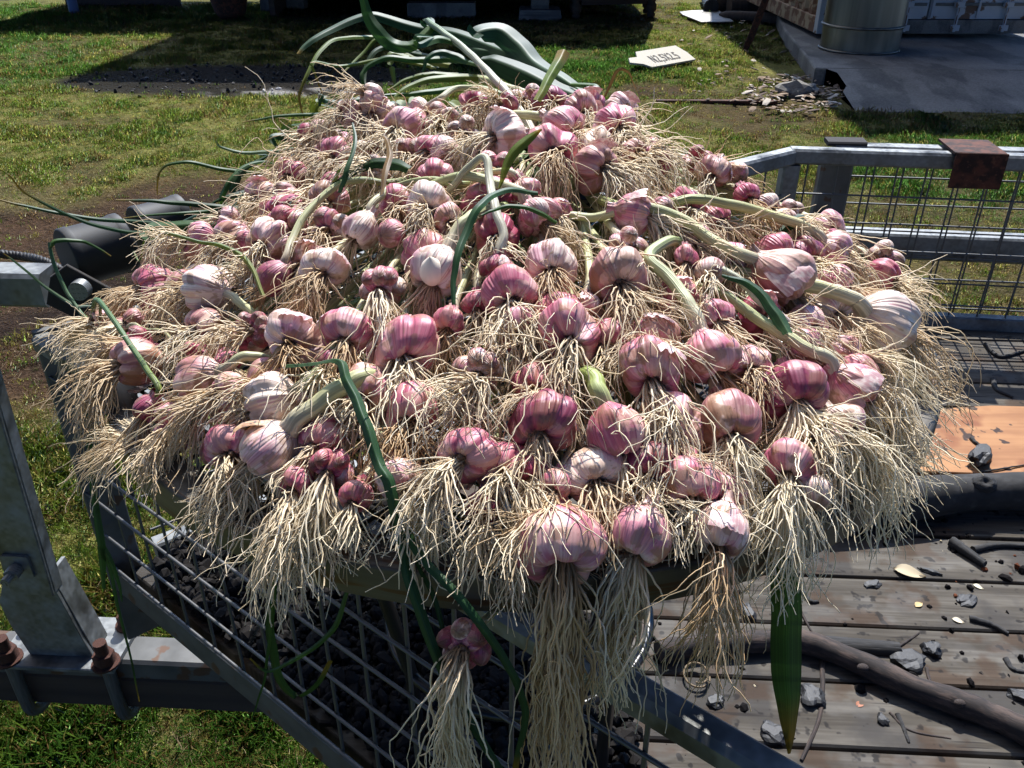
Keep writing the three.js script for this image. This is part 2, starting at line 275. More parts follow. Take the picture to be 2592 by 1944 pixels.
// where nothing grows: the slab, the house, the container
const slabPoly = [[640, 268], [700, 350], [810, 500], [840, 545], [900, 550], [985, 565], [1030, 640], [1110, 712]].map(q => onY(3, q[0], q[1], 0.0));
const slabFrontF = -onY(3, 1110, 712, 0).z;
{
  const r = rng(5);
  const makeTuft = (seed, nb, hMin, hMax, wide, spread) => {
    const q = rng(seed), b = new MB();
    for (let k = 0; k < nb; k++) {
      const a = q() * 6.283, d = spread * Math.sqrt(q()), h = lerp(hMin, hMax, q()), lean = 0.4 + 1.3 * q(), la = q() * 6.283, w = wide * (0.7 + 0.6 * q());
      const o = V(Math.cos(a) * d, -0.004, Math.sin(a) * d), dir = V(Math.cos(la), 0, Math.sin(la)), s = V(-dir.z, 0, dir.x), up = V(0, 1, 0);
      const pts = [0, 0.5, 1].map(t => o.clone().addScaledVector(up, h * t * (1 - 0.25 * t * lean)).addScaledVector(dir, h * lean * 0.7 * t * t));
      const nn = up.clone().addScaledVector(dir, -0.6).normalize();
      const i0 = b.v(pts[0].clone().addScaledVector(s, w), nn, 0, 0), i1 = b.v(pts[0].clone().addScaledVector(s, -w), nn, 0, 0), i2 = b.v(pts[1].clone().addScaledVector(s, w * 0.8), nn, 0, 0), i3 = b.v(pts[1].clone().addScaledVector(s, -w * 0.8), nn, 0, 0), i4 = b.v(pts[2], nn, 0, 0);
      b.tri(i0, i1, i2); b.tri(i1, i3, i2); b.tri(i2, i3, i4);
    }
    const g = b.geometry(); g.deleteAttribute('color'); return g;
  };
  const kinds = [makeTuft(1, 14, 0.012, 0.045, 0.0016, 0.03), makeTuft(2, 12, 0.01, 0.035, 0.0018, 0.032), makeTuft(3, 16, 0.01, 0.04, 0.0014, 0.035)];
  const lists = [[], [], []], cols = [[], [], []], m = new THREE.Matrix4(), e = new THREE.Euler(), q4 = new THREE.Quaternion();
  const G1 = lin([102, 124, 46]), G2 = lin([70, 112, 44]), G3 = lin([146, 142, 78]), G4 = lin([60, 92, 40]), G5 = lin([112, 92, 58]);
  const grow = (n, f0, f1, pw, sc) => {
    for (let k = 0; k < n; k++) {
      const f = f0 * Math.pow(f1 / f0, Math.pow(r(), pw)), x = (r() * 2 - 1) * (0.68 * f + 0.8);
      const z = zone(x, f); let p = (1 - 0.9 * z.soil) * (1 - 0.97 * z.burn) * (1 - z.ash) * (0.62 + 0.5 * z.lush + 0.3 * z.h);
      if (r() > p) continue;
      if (f > slabFrontF - 0.02 && x > 2.5 && f < 9.5) continue;
      const cl = sst(-0.25, 0.35, pn(x * 3.1, f * 3.1, 7.7)); const t = Math.floor(r() * 3), s = (0.65 + 0.7 * cl) * sc * (0.7 + 0.7 * r()) * (1 + 0.25 * z.lush) * (z.soil > 0.4 ? 0.8 : 1) * (1 + 0.06 * Math.max(0, f - 3));
      e.set((r() - 0.5) * 0.3, r() * 6.28, (r() - 0.5) * 0.3); q4.setFromEuler(e);
      m.compose(V(x, 0.01 * z.m + 0.012 * z.h - 0.012 * z.soil, -f), q4, V(s, s, s)); lists[t].push(m.clone());
      const u = r(); let c = mix3(G1, G2, clamp(z.lush + (u - 0.5) * 0.6)); if (r() < 0.32 - 0.2 * z.lush + 0.3 * z.soil) c = r() < 0.5 ? G3 : G5; else if (r() < 0.2) c = G4;
      const v = 1.75 + 1.0 * r(); cols[t].push(new THREE.Color(c[0] * v, c[1] * v, c[2] * v));
    }
  };
  grow(60000, 0.75, 3.2, 0.75, 0.95); grow(150000, 2.6, 15, 0.8, 0.9);
  kinds.forEach((g, t) => {
    const im = new THREE.InstancedMesh(g, M.grass, lists[t].length); lists[t].forEach((mm, k) => { im.setMatrixAt(k, mm); im.setColorAt(k, cols[t][k]); });
    im.name = numbered('grass'); im.castShadow = im.receiveShadow = true; im.userData.kind = 'stuff'; scene.add(im);
    tag(im, ['short mixed green lawn grass growing over the yard', 'short drier lawn grass mixed into the yard', 'fine low grass blades between the lawn tufts'][t], 'grass');
  });
  // straw and dead stalks on the soil, pale scraps on the lawn
  const sb = new MB(); sb.tube(spline([V(-0.5, 0, 0), V(-0.15, 0.04, 0.03), V(0.2, 0.03, -0.04), V(0.5, 0, 0.02)], 5), t => 0.022 * (1 - 0.5 * t), 4); const sg = sb.geometry(); sg.deleteAttribute('color');
  const L = [], LC = [];
  for (let k = 0; k < 42000; k++) {
    const f = 1.0 * Math.pow(9.5, Math.pow(r(), 0.8)), x = (r() * 2 - 1) * (0.68 * f + 0.8), z = zone(x, f);
    if (r() > 0.15 + 0.85 * z.soil) continue; if (z.burn > 0.4 && r() < 0.7) continue; if (f > slabFrontF - 0.02 && x > 2.5) continue;
    const l = 0.012 + 0.05 * r() * r(); e.set((r() - 0.5) * 0.4, r() * 6.28, (r() - 0.5) * 0.5); q4.setFromEuler(e);
    m.compose(V(x, 0.004 + 0.008 * r() + 0.01 * z.m - 0.012 * z.soil, -f), q4, V(l, Math.min(l, 0.04) * 0.8, Math.min(l, 0.03))); L.push(m.clone());
    const c = mix3(lin([92, 72, 50]), lin([182, 162, 118]), r() * r()); LC.push(new THREE.Color(...c));
  }
  const im = new THREE.InstancedMesh(sg, M.straw, L.length); L.forEach((mm, k) => { im.setMatrixAt(k, mm); im.setColorAt(k, LC[k]); });
  im.name = 'straw'; im.castShadow = im.receiveShadow = true; im.userData.kind = 'stuff'; scene.add(im); tag(im, 'dry straw and stalk bits scattered over the bare soil', 'straw');
  // burnt bits on the charred patch
  const cg = new THREE.IcosahedronGeometry(1, 0), K = [], KC = [];
  for (let k = 0; k < 1600; k++) {
    const x = -4.8 + 4.6 * r(), f = 7.6 + 2.2 * r(), z = zone(x, f); if (r() > Math.max(z.burn, z.ash)) continue;
    const s = 0.004 + 0.02 * Math.pow(r(), 4); e.set(r() * 6, r() * 6, r() * 6); q4.setFromEuler(e); m.compose(V(x, s * 0.3, -f), q4, V(s * (1 + r()), s * 0.7, s)); K.push(m.clone());
    const c = r() < z.ash * 0.75 ? lin([188, 184, 180]) : lin([26, 24, 25]); KC.push(new THREE.Color(...c));
  }
  const ik = new THREE.InstancedMesh(cg, M.straw, K.length); K.forEach((mm, k) => { ik.setMatrixAt(k, mm); ik.setColorAt(k, KC[k]); });
  ik.name = 'ash'; ik.castShadow = ik.receiveShadow = true; ik.userData.kind = 'stuff'; scene.add(ik); tag(ik, 'charcoal crumbs and white ash on the burnt patch', 'ash');
}

// ------------------------------------------------------------------ concrete slab by the container
{
  const b = new MB(), P = slabPoly.map(p => [p.x, p.z]), top = 0.13;
  const out = [P[0], P[1], P[2], P[3], [P[4][0], P[4][1]], [7.2, P[4][1] + 0.25], [7.2, -12.5], [P[0][0] + 0.3, -12.5]];
  const g = new THREE.ExtrudeGeometry(new THREE.Shape(out.map(q => new THREE.Vector2(q[0], -q[1]))), { depth: top, bevelEnabled: true, bevelThickness: 0.02, bevelSize: 0.02, bevelOffset: -0.02, bevelSegments: 2 });
  g.rotateX(-Math.PI / 2); b.geo(g, 0.6);
  // the front part slopes down to the grass
  const e = [[P[4][0] + 0.0, 0.149, P[4][1] - 0.03], [P[5][0], 0.13, P[5][1]], [P[6][0] + 0.06, 0.09, P[6][1] - 0.1], [P[6][0], 0.06, P[6][1]], [P[7][0], -0.005, P[7][1] + 0.05], [4.2, -0.005, P[7][1] + 0.12], [7.2, -0.005, P[7][1] + 0.32], [7.2, 0.149, P[4][1] + 0.22]].map(q => V(...q));
  const nn = V(0, 0.99, 0.13), id = e.map(p => b.v(p, nn, p.x * 0.6, p.z * 0.6)); for (let k = 0; k < 6; k++) b.tri(id[7], id[k], id[k + 1]);
  for (let k = 0; k < 6; k++) { const A = e[k], B = e[k + 1], n = new THREE.Vector3().crossVectors(V(0, -1, 0), B.clone().sub(A)).normalize(), q = [A, B, V(B.x, -0.05, B.z), V(A.x, -0.05, A.z)].map(p => b.v(p, n, p.x, p.y + p.z)); b.tri(q[0], q[1], q[2]); b.tri(q[0], q[2], q[3]); }
  const o = b.build('concrete_slab', M.conc, scene); o.userData.kind = 'structure';
}

// ------------------------------------------------------------------ shipping container, doors towards the yard
const CT = onY(3, 858, 262, 0.13), CTH = Math.max(2.55, (-CT.z - 6.45) * Math.tan(sunEl) - 0.24); console.log('container', CT.x, CT.z, CTH, slabPoly.map(p => p.x.toFixed(2) + ',' + p.z.toFixed(2)).join(' '));                  // its near left bottom corner; unseen top raised so its shadow covers the slab
{
  const x0 = CT.x, f0 = -CT.z, w = 2.44, h = CTH, yb = 0.2, t = thing('shipping_container', 'white shipping container with rusty side and barred doors beside the concrete slab', 'container', V(x0, 0, -f0));
  const W = (x, y, f) => V(x0 + x, yb + y, -(f0 + f));
  let b = new MB();
  b.beam(W(0.06, 0, 0.06), W(0.06, h, 0.06), 0.12, 0.12, V(0, 0, 1)); b.build('corner_post', M.paint, t);
  b = new MB(); b.beam(W(w - 0.06, 0, 0.06), W(w - 0.06, h, 0.06), 0.12, 0.12, V(0, 0, 1)); b.build('corner_post', M.paint, t);
  b = new MB(); b.beam(W(0.123, 0.07, 0.05), W(w - 0.123, 0.07, 0.05), 0.1, 0.14); b.build('door_sill', M.conc, t);
  b = new MB(); b.beam(W(0.123, h - 0.07, 0.05), W(w - 0.123, h - 0.07, 0.05), 0.1, 0.14); b.build('door_header', M.paint, t);
  for (const k of [0, 1]) {
    const d0 = 0.13 + k * (w / 2 - 0.12), d1 = d0 + w / 2 - 0.135; b = new MB();
    b.beam(W((d0 + d1) / 2, 0.148, 0.07), W((d0 + d1) / 2, h - 0.15, 0.07), d1 - d0, 0.05, V(0, 0, 1), 0.006);
    const dm = b.build('door', M.paint, t);
    for (const s of [0.28, 0.78]) {
      const lx = lerp(d0, d1, s); let q = new MB(); q.tube([W(lx, 0.02, 0.005), W(lx, h - 0.05, 0.005)], 0.018, 10); q.build('lock_rod', M.paint, dm);
      q = new MB(); for (const y of [0.06, 0.3, 0.9]) { q = new MB(); q.beam(W(lx - 0.05, y, 0.012), W(lx + 0.05, y, 0.012), 0.05, 0.06, V(0, 1, 0), 0.004); q.build('rod_bracket', M.paint, dm); }
    }
    for (const s of [0.03, 0.5]) { const q = new MB(); const lx = lerp(d0, d1, s); q.beam(W(lx, 0.16, 0.036), W(lx, h - 0.16, 0.036), 0.03, 0.02, V(0, 0, 1)); q.build('door_rib', M.paint, dm); }
    const q = new MB(); q.beam(W(d0 + 0.03, 0.3, 0.036), W(d1 - 0.03, 0.3, 0.036), 0.018, 0.03); q.build('door_seam', M.dull, dm);
  }
  // corrugated long side
  b = new MB(); { const pr = []; for (let f = 0.13; f < 5.9; f += 0.28) pr.push([f, 0.03], [f + 0.07, 0.03], [f + 0.11, 0.066], [f + 0.2, 0.066], [f + 0.24, 0.03]); const idx = []; for (const q of pr) idx.push([b.v(W(q[1], 0.16, q[0]), V(-1, 0, 0), q[0], 0), b.v(W(q[1], h - 0.1, q[0]), V(-1, 0, 0), q[0], h)]); for (let k = 0; k < idx.length - 1; k++) { b.tri(idx[k][0], idx[k + 1][0], idx[k][1]); b.tri(idx[k + 1][0], idx[k + 1][1], idx[k][1]); } const g = b.geometry(t.position); g.computeVertexNormals(); mesh('side_panel', g.toNonIndexed ? (() => { const x = g.toNonIndexed(); x.computeVertexNormals(); return x; })() : g, M.sideRust, t); }
  b = new MB(); b.beam(W(0.05, 0.08, 0.125), W(0.05, 0.08, 6), 0.1, 0.16); b.build('bottom_rail', M.sideRust, t);
  b = new MB(); b.beam(W(0.05, h - 0.05, 0.125), W(0.05, h - 0.05, 6), 0.1, 0.1); b.build('top_rail', M.sideRust, t);
  b = new MB(); b.beam(W(w / 2, h + 0.02, 0), W(w / 2, h + 0.02, 6.05), w, 0.04); b.build('roof', M.paint, t);
  b = new MB(); b.beam(W(w - 0.05, h / 2, 0.13), W(w - 0.05, h / 2, 6), 0.06, h - 0.05); b.build('far_side', M.sideRust, t);
  b = new MB(); b.beam(W(w / 2, 0.04, 0.13), W(w / 2, 0.04, 6), w - 0.22, 0.06); b.build('underfloor', M.timber, t);
  b = new MB(); b.beam(W(0.1, h / 2, 6.03), W(w - 0.1, h / 2, 6.03), 0.04, h - 0.04); b.build('end_wall', M.sideRust, t);
}
// ------------------------------------------------------------------ steel drum on the slab
{
  const c = onY(3, 1138, 318, 0.15), d = c.distanceTo(camera.position), R = 212 * 0.15432 / FPX * d * 1.0;
  const t = thing('steel_drum', 'stainless steel cylinder with a raised ring on the concrete slab', 'drum', c);
  const lathe = (pts) => new THREE.LatheGeometry(pts.map(q => new THREE.Vector2(q[0], q[1])), 72);
  const y1 = R * 0.62;
  mesh('body', lathe([[R * 0.985, 0.004], [R, y1 - 0.012], [R, y1 + 0.012], [R, R * 3.2], [R * 0.98, R * 3.2], [R * 0.97, 0.05], [0.001, 0.05]]), M.steel, t);
  mesh('ring', new THREE.TorusGeometry(R + 0.006, 0.015, 10, 90).rotateX(Math.PI / 2).translate(0, y1, 0), M.steel, t);
  mesh('foot_rim', new THREE.TorusGeometry(R + 0.002, 0.012, 10, 90).rotateX(Math.PI / 2).translate(0, 0.013, 0), M.steel, t);
}
// rusty flat stake leaning on the container
{
  const a = onY(3, 398, 345, 0.0), bq = onF(3, 560, -60, CT.z * -1 - 0.1), b = new MB(); a.y = -0.02;
  b.beam(a.clone().lerp(bq, 0.22), a.clone().lerp(bq, 1.35), 0.085, 0.014, V(0.3, 0, 1), 0.003);
  const tip = a.clone().lerp(bq, 0.22), T = bq.clone().sub(a).normalize(), S = new THREE.Vector3().crossVectors(V(0.3, 0, 1), T).normalize();
  const U = new THREE.Vector3().crossVectors(T, S).normalize(); b.prism([[-0.042, 0], [0.042, 0], [0.006, -0.33], [-0.01, -0.33]].map(q => [q[0], q[1]]), frameM(tip.clone().addScaledVector(U, -0.0065), S, T, new THREE.Vector3().crossVectors(S, T)), 0.013);
  tag(b.build('stake', M.rust, scene), 'rusty flat steel stake with pointed end leaning against the container', 'stake');
}
// grey sheet, pipes and clutter beside the container
{
  let b = new MB(); const q = [[-20, 82], [60, 72], [230, 68], [330, 145], [120, 148], [0, 100]].map(p => onY(3, p[0], p[1], 0.03)); const P = q.map(p => [p.x, -p.z]);
  b.prism(P, frameM(V(0, 0.03, 0), V(1, 0, 0), V(0, 0, -1), V(0, 1, 0)), 0.012, 0); tag(b.build('metal_sheet', M.sheet, scene), 'pale grey sheet lying flat on the grass near the pipes', 'sheet');
  b = new MB(); const p0 = onY(3, 185, 45, 0.1), p1 = V(p0.x + 0.25, 0.12, p0.z - 1.6); b.tube([p0, p1], 0.11, 18); b.tube([p0.clone().add(V(0, 0, -0.002)), p0.clone().add(V(0, 0, 0.004))], 0.08, 16); tag(b.build('pipe', M.rubber, scene), 'black pipe lying on the grey sheet', 'pipe');
  b = new MB(); const r0 = onY(3, 250, 95, 0.05), r1 = onY(3, 370, 120, 0.07); b.tube(spline([r0, r0.clone().lerp(r1, 0.5).add(V(0, 0.015, 0)), r1.clone().add(V(0.5, 0, 0.1))], 8), t => 0.035 + 0.05 * t, 12); tag(b.build('log', M.timber, scene), 'tapered brown log beside the pipe', 'log');
  b = new MB(); const h0 = onY(3, 300, 40, 0.12); b.tube([h0, h0.clone().add(V(1.0, 0.02, -0.1))], 0.13, 14); b.tube([h0.clone().add(V(-0.1, 0, -0.3)), h0.clone().add(V(1.0, 0.02, -0.5))], 0.12, 14); tag(b.build('shade_roll', M.timber, scene), 'dark old timber stacked behind the brown log', 'timber');  // dark rolls put in for the shade below the container floor
}
// ------------------------------------------------------------------ raised house at the back: only its feet are in view
{
  const t = thing('house', 'dark raised house on concrete stumps at the back of the yard', 'house', V(0, 0, -13));
  const B = (x0, x1, y0, y1, f0, f1, name, mat) => { const b = new MB(); b.beam(V((x0 + x1) / 2, (y0 + y1) / 2, -f0), V((x0 + x1) / 2, (y0 + y1) / 2, -f1), x1 - x0, y1 - y0, V(0, 1, 0), 0.01); b.build(name, mat, t); };
  B(-3.5, 2.0, 0.42, 0.62, 12.9, 19, 'floor', M.timber);
  B(-3.5, 2.0, 0.624, 3.1, 12.9, 19, 'wall', M.paint);
  B(-3.4, 0.55, 3.104, 5.7, 13.0, 18.5, 'upper_wall', M.paint);
  B(-3.5, 2.0, -0.02, 0.416, 16.4, 16.5, 'shade_skirt', M.timber);  // unseen skirts added to keep the underfloor dark
  B(-3.5, -3.42, -0.02, 0.416, 13.4, 16.3, 'shade_skirt', M.timber);
  const stump = (z, xa, ya, xb, yb2, h, label) => { const p = onY(z, xa, ya, 0), q = onY(z, xb, yb2, 0), b = new MB(), w = q.x - p.x; b.beam(V((p.x + q.x) / 2, h / 2, p.z), V((p.x + q.x) / 2, h / 2, p.z - 0.3), w, h, V(0, 1, 0), 0.015); return b.build('stump', M.block, t, null, label); };
  stump(1, 1690, 72, 1965, 76, 0.16); stump(2, 430, 118, 868, 122, 0.2);
  const p = onY(2, 1150, 133, 0), q = onY(2, 1430, 135, 0), w = q.x - p.x, cx = (p.x + q.x) / 2; let b = new MB();
  b.geo(new THREE.CylinderGeometry(w * 0.66, w * 0.707, 0.13, 4, 1).rotateY(Math.PI / 4).toNonIndexed().translate(cx, 0.065, p.z - w / 2)); { const g = b.geometry(t.position); const x = g.toNonIndexed(); x.computeVertexNormals(); mesh('stump_footing', x, M.block, t); }
  b = new MB(); b.beam(V(cx, 0.134, p.z - w / 2), V(cx, 0.42, p.z - w / 2), w * 0.42, w * 0.42, V(0, 0, 1), 0.012); b.build('stump', M.block, t);
  // lean-to on the left with a blue post
  const pp = onY(1, 484, 88, 0);
  const u = thing('lean_to', 'open lean-to roof on a blue post left of the house', 'shelter', V(pp.x, 0, pp.z));
  b = new MB(); b.tube([V(pp.x, 0, pp.z), V(pp.x, 2.5, pp.z)], 0.07, 14); b.build('post', M.bluepost, u);
  b = new MB(); b.tube([V(pp.x, 0, pp.z - 3.2), V(pp.x, 2.5, pp.z - 3.2)], 0.07, 14); b.build('post', M.bluepost, u);
  b = new MB(); b.beam(V(pp.x + 1.25, 2.56, pp.z + 0.2), V(pp.x + 1.25, 2.56, pp.z - 3.6), 3.0, 0.08); b.build('roof', M.galv, u);
  // clutter under the house: bowls and a crate, only their feet in view
  const k = onY(1, 800, 40, 0); const cr = thing('crate', 'dark wooden crate standing in the shade under the lean-to', 'crate', k);
  for (let n = 0; n < 3; n++) { const d = new MB(); d.beam(V(k.x - 0.9, 0.06 + n * 0.15, k.z), V(k.x + 0.9, 0.06 + n * 0.15, k.z), 0.02, 0.13); d.build('slat', M.timber, cr); }
  for (const s of [-0.88, 0.88]) { const d = new MB(); d.beam(V(k.x + s, 0, k.z - 0.04), V(k.x + s, 0.5, k.z - 0.04), 0.05, 0.05, V(0, 0, 1)); d.build('corner_batten', M.timber, cr); }
  const pot = onY(1, 1500, 120, 0); const pg = new THREE.LatheGeometry([[0.001, 0], [0.15, 0], [0.22, 0.1], [0.27, 0.3], [0.29, 0.32], [0.26, 0.32], [0.2, 0.12], [0.001, 0.1]].map(a => new THREE.Vector2(...a)), 28); const po = mesh('pot', pg, M.rust, scene); po.position.copy(pot); tag(po, 'round brown pot in front of the dark house', 'pot');
  // bench with turned legs
  const l0 = onY(2, 1520, 122, 0), l1 = onY(2, 2005, 112, 0), bt = thing('bench', 'wooden bench with turned legs in the shade right of the stump', 'bench', l0.clone());
  for (const a of [l0, l1, l0.clone().add(V(0, 0, -0.45)), l1.clone().add(V(0, 0, -0.45))]) { const g = new THREE.LatheGeometry([[0.001, 0], [0.045, 0], [0.06, 0.02], [0.06, 0.05], [0.045, 0.07], [0.07, 0.1], [0.072, 0.17], [0.05, 0.2], [0.062, 0.24], [0.062, 0.42], [0.001, 0.42]].map(q => new THREE.Vector2(...q)), 16); const m = mesh('leg', g, M.timber, bt); m.position.copy(a.clone().sub(l0)); }
  b = new MB(); b.beam(l0.clone().add(V(0.07, 0.22, 0)), l1.clone().add(V(-0.07, 0.22, 0)), 0.04, 0.08); b.build('stretcher', M.timber, bt);
  b = new MB(); b.beam(l0.clone().add(V(-0.15, 0.45, -0.22)), l1.clone().add(V(0.15, 0.45, -0.22)), 0.6, 0.05); b.build('seat', M.timber, bt);
}
// white offcut with its printed size, on the grass
{
  const a = onY(2, 2010, 470, 0), bq = onY(2, 2290, 418, 0), c = onY(2, 2080, 365, 0), X = bq.clone().sub(a), L = X.length(); X.normalize();
  const Zf = c.clone().sub(onY(2, 1865, 415, 0)); const D = Math.min(0.3,  c.clone().sub(a).addScaledVector(X, -c.clone().sub(a).dot(X)).length()), Y0 = new THREE.Vector3().crossVectors(V(0, 1, 0), X).normalize(), Y = Y0.clone().multiplyScalar(0.93).add(V(0, 0.36, 0)).normalize(), NN = new THREE.Vector3().crossVectors(X, Y);
  const t = thing('timber_offcut', 'white painted offcut with stencilled size lying on the grass', 'offcut', a.clone());
  const o = a.clone().add(V(0, 0.035, 0)); const b = new MB();
  b.prism([[0, 0], [L, 0], [L + 0.02, D * 0.5], [L - 0.01, D], [0.05, D], [-0.02, D * 0.7], [-0.14, D * 0.72], [-0.2, D * 0.45], [-0.06, D * 0.25]], frameM(o, X, Y, NN), 0.02, 0.002); b.build('board', M.white, t);
  const font = await new FontLoader().loadAsync('fonts/droid/droid_sans_bold.typeface.json');
  const g = new THREE.ShapeGeometry(font.generateShapes('N2,5X2.5', 0.13), 4); g.computeBoundingBox(); const wd = g.boundingBox.max.x; g.scale(0.62 * L / wd, 1, 1); g.applyMatrix4(frameM(o.clone().addScaledVector(X, 0.14 * L)  .addScaledVector(Y, D * 0.2).addScaledVector(NN, 0.022), X, Y, NN));
  const q = new MB(); q.geo(g); q.build('lettering', M.ink, t);
  const u = new MB(); u.beam(a.clone().add(V(0.02, 0.02, -0.05)), a.clone().addScaledVector(X, L * 0.9).add(V(0, 0.015, -0.1)), 0.08, 0.04); u.build('batten', M.timber, t);
}
// rubble, paper scraps and leaf litter near the broken slab corner
{
  const r = rng(91), b = new MB(), pale = lin([170, 160, 146]), tan = lin([122, 102, 82]), dk = lin([76, 60, 48]);
  for (let k = 0; k < 420; k++) {
    const a = r() * 6.28, d = Math.sqrt(r()), c = r() < 0.75 ? onY(3, 740 + 330 * d * Math.cos(a), 620 + 130 * d * Math.sin(a), 0.02) : onY(3, 350 + 420 * d * Math.cos(a), 400 + 330 * d * Math.sin(a), 0.012);
    const s = 0.01 + 0.035 * r() * r(), g = new THREE.IcosahedronGeometry(1, 0); g.scale(s * (1 + r()), s * 0.25, s); g.rotateZ((r() - 0.5) * 0.9); g.rotateY(r() * 6.28); g.translate(c.x, c.y + 0.01 + r() * 0.02, c.z); b.geo(g, 1, r() < 0.25 ? pale : r() < 0.6 ? tan : dk);
  }
  const o = b.build('litter', std({ roughness: 0.9 }), scene); o.userData.kind = 'stuff'; tag(o, 'bark flakes, paper scraps and leaf litter by the broken slab corner', 'litter');
  const rk = (t, x, y, s, mat, label, cat, nm) => { const g = new THREE.IcosahedronGeometry(1, 2), P = g.attributes.position; for (let k = 0; k < P.count; k++) { const p = V(P.getX(k), P.getY(k), P.getZ(k)), n = 1 + 0.5 * pn(p.x * 1.3 + x, p.y * 1.3, p.z * 1.3); P.setXYZ(k, p.x * n * s[0], p.y * n * s[1], p.z * n * s[2]); } const h = g; h.computeVertexNormals(); const q = new MB(); q.geo(h, 0.3); const o2 = q.build(nm, mat, scene, V(0, 0, 0)); o2.position.copy(onY(t, x, y, s[1] * 0.5)); tag(o2, label, cat); };
  rk(3, 715, 590, [0.15, 0.09, 0.12], M.conc, 'broken grey lump at the corner of the concrete slab', 'rubble', 'rubble_lump');
  rk(3, 800, 590, [0.12, 0.06, 0.09], M.conc, 'lower pale lump right of the broken slab lump', 'rubble', 'rubble_lump');
  const strip = new MB(); strip.beam(onY(3, -170, 655, 0.01), onY(3, 610, 660, 0.01), 0.06, 0.025); tag(strip.build('board', M.rust, scene), 'thin reddish board lying flat across the grass before the slab', 'board');
}

// ------------------------------------------------------------------ cage trailer with a pointed front
const D0 = 0.53, RAIL = 1.02, YT = 1.188;            // deck, cage rail and table top levels
const ax = V(Math.cos(0.056), 0, Math.sin(0.056)), az = V(-ax.z, 0, ax.x);   // along the trailer, across it (towards the camera)
const A0 = Z(-0.70, 1.175), N1 = Z(0.55, 0.17), N2 = Z(3.2, 0.03), F1 = Z(0.73, 2.235), F2 = Z(3.2, 1.93);
{
  const t = thing('cage_trailer', 'galvanised cage trailer with pointed mesh front, timber deck and winch post', 'trailer', V(0.8, 0, -1.2));
  const at = (p, y) => V(p.x, y, p.z);
  // deck planks, cut to the outline of the trailer
  const ins = (q, d) => q.clone(); const cen = V(1.2, 0, -1.1);
  const poly = [A0, F1, F2, N2, N1].map(p => p.clone().lerp(cen, 0.004));
  const toL = p => { const d = p.clone().sub(A0); return [d.dot(ax), d.dot(az)]; };
  const clip = (pl, lim, keepAbove) => { const o = []; for (let k = 0; k < pl.length; k++) { const a = pl[k], b = pl[(k + 1) % pl.length], ia = keepAbove ? a[1] >= lim : a[1] <= lim, ib = keepAbove ? b[1] >= lim : b[1] <= lim; if (ia) o.push(a); if (ia !== ib) { const s = (lim - a[1]) / (b[1] - a[1]); o.push([lerp(a[0], b[0], s), lim]); } } return o; };
  const PL = poly.map(toL), lo = Math.min(...PL.map(q => q[1])), hi = Math.max(...PL.map(q => q[1]));
  const off = toL(onY(9, 1700, 770, D0))[1]; const r = rng(17); const pitch = 0.121;
  for (let v = off - 30 * pitch; v < hi; v += pitch) {
    if (v + pitch < lo) continue; let c = clip(clip(PL, v + 0.003, true), v + pitch - 0.003, false); if (c.length < 3) continue;
    const b = new MB(), dy = (r() - 0.5) * 0.003;
    const g = new THREE.ExtrudeGeometry(new THREE.Shape(c.map(q => new THREE.Vector2(q[0], q[1]))), { depth: 0.03, bevelEnabled: true, bevelThickness: 0.003, bevelSize: 0.003, bevelOffset: -0.003, bevelSegments: 1 });
    const U = g.attributes.uv, P = g.attributes.position, du = r() * 3, dv = r(); for (let k = 0; k < P.count; k++) U.setXY(k, P.getX(k) / 1.7 + du, (P.getY(k) - v) / 0.5 + dv);
    g.applyMatrix4(frameM(V(A0.x, D0 + dy, A0.z), ax, az, V(0, -1, 0))); b.geo(g); b.build('plank', M.plank, t);
  }
  // mesh panels: frame with rails, wires as children
  const panel = (p, q, y0, y1, o = {}) => {
    const T = q.clone().sub(p), L = T.length(); T.normalize(); let b = new MB(); const w = o.w ?? 0.04;
    b.beam(at(p, y1 - w / 2), at(q, y1 - w / 2), w, w, V(0, 1, 0), 0.006); const m = b.build('top_rail', M.galv, t);
    b = new MB(); const hb = o.hb ?? 0.04; b.beam(at(p, y0 + hb / 2), at(q, y0 + hb / 2), o.wb ?? 0.035, hb, V(0, 1, 0), 0.004); b.build('bottom_rail', o.mat ?? M.galv, t);
    const S = V(-T.z, 0, T.x).multiplyScalar(o.side ?? 0.0); const wm = o.wire ?? M.wire;
    for (let d = o.d0 ?? 0.05; d < L - 0.02; d += 0.075) { const c = p.clone().addScaledVector(T, d).add(S), k = new MB(), j = (r() - 0.5) * 0.008; k.tube([at(c, y0 + 0.01), at(c, (y0 + y1) / 2).addScaledVector(T, j), at(c, y1 - 0.012)], 0.0026, 6, null, false); k.build('wire', wm, m); }
    for (let y = y0 + 0.07; y < y1 - 0.05; y += 0.075) { const k = new MB(), s2 = S.clone().add(V(-T.z, 0, T.x).multiplyScalar(0.005)), pts = []; for (let e = 0; e <= 8; e++) pts.push(at(p.clone().lerp(q, e / 8).add(s2), y + (r() - 0.5) * 0.003)); k.tube(pts, 0.0026, 6, null, false); k.build('wire', wm, m); }
    return m;
  };
  const nsh = V(-0.013, 0, 0.016); panel(A0.clone().add(nsh), N1.clone().add(nsh), D0 - 0.03, RAIL, { w: 0.03, hb: 0.06, wb: 0.008, mat: M.dull, d0: 0.09 });
  panel(N1.clone().addScaledVector(ax, 0.045), N2, D0 - 0.03, RAIL, { hb: 0.06 });
  panel(A0.clone().add(V(0.045, 0, -0.035)), F1.clone().add(V(0.012, 0, -0.008)), D0 + 0.0, RAIL - 0.002);
  panel(F1.clone().add(V(-0.004, 0, 0.0)), F2, D0 + 0.0, RAIL);
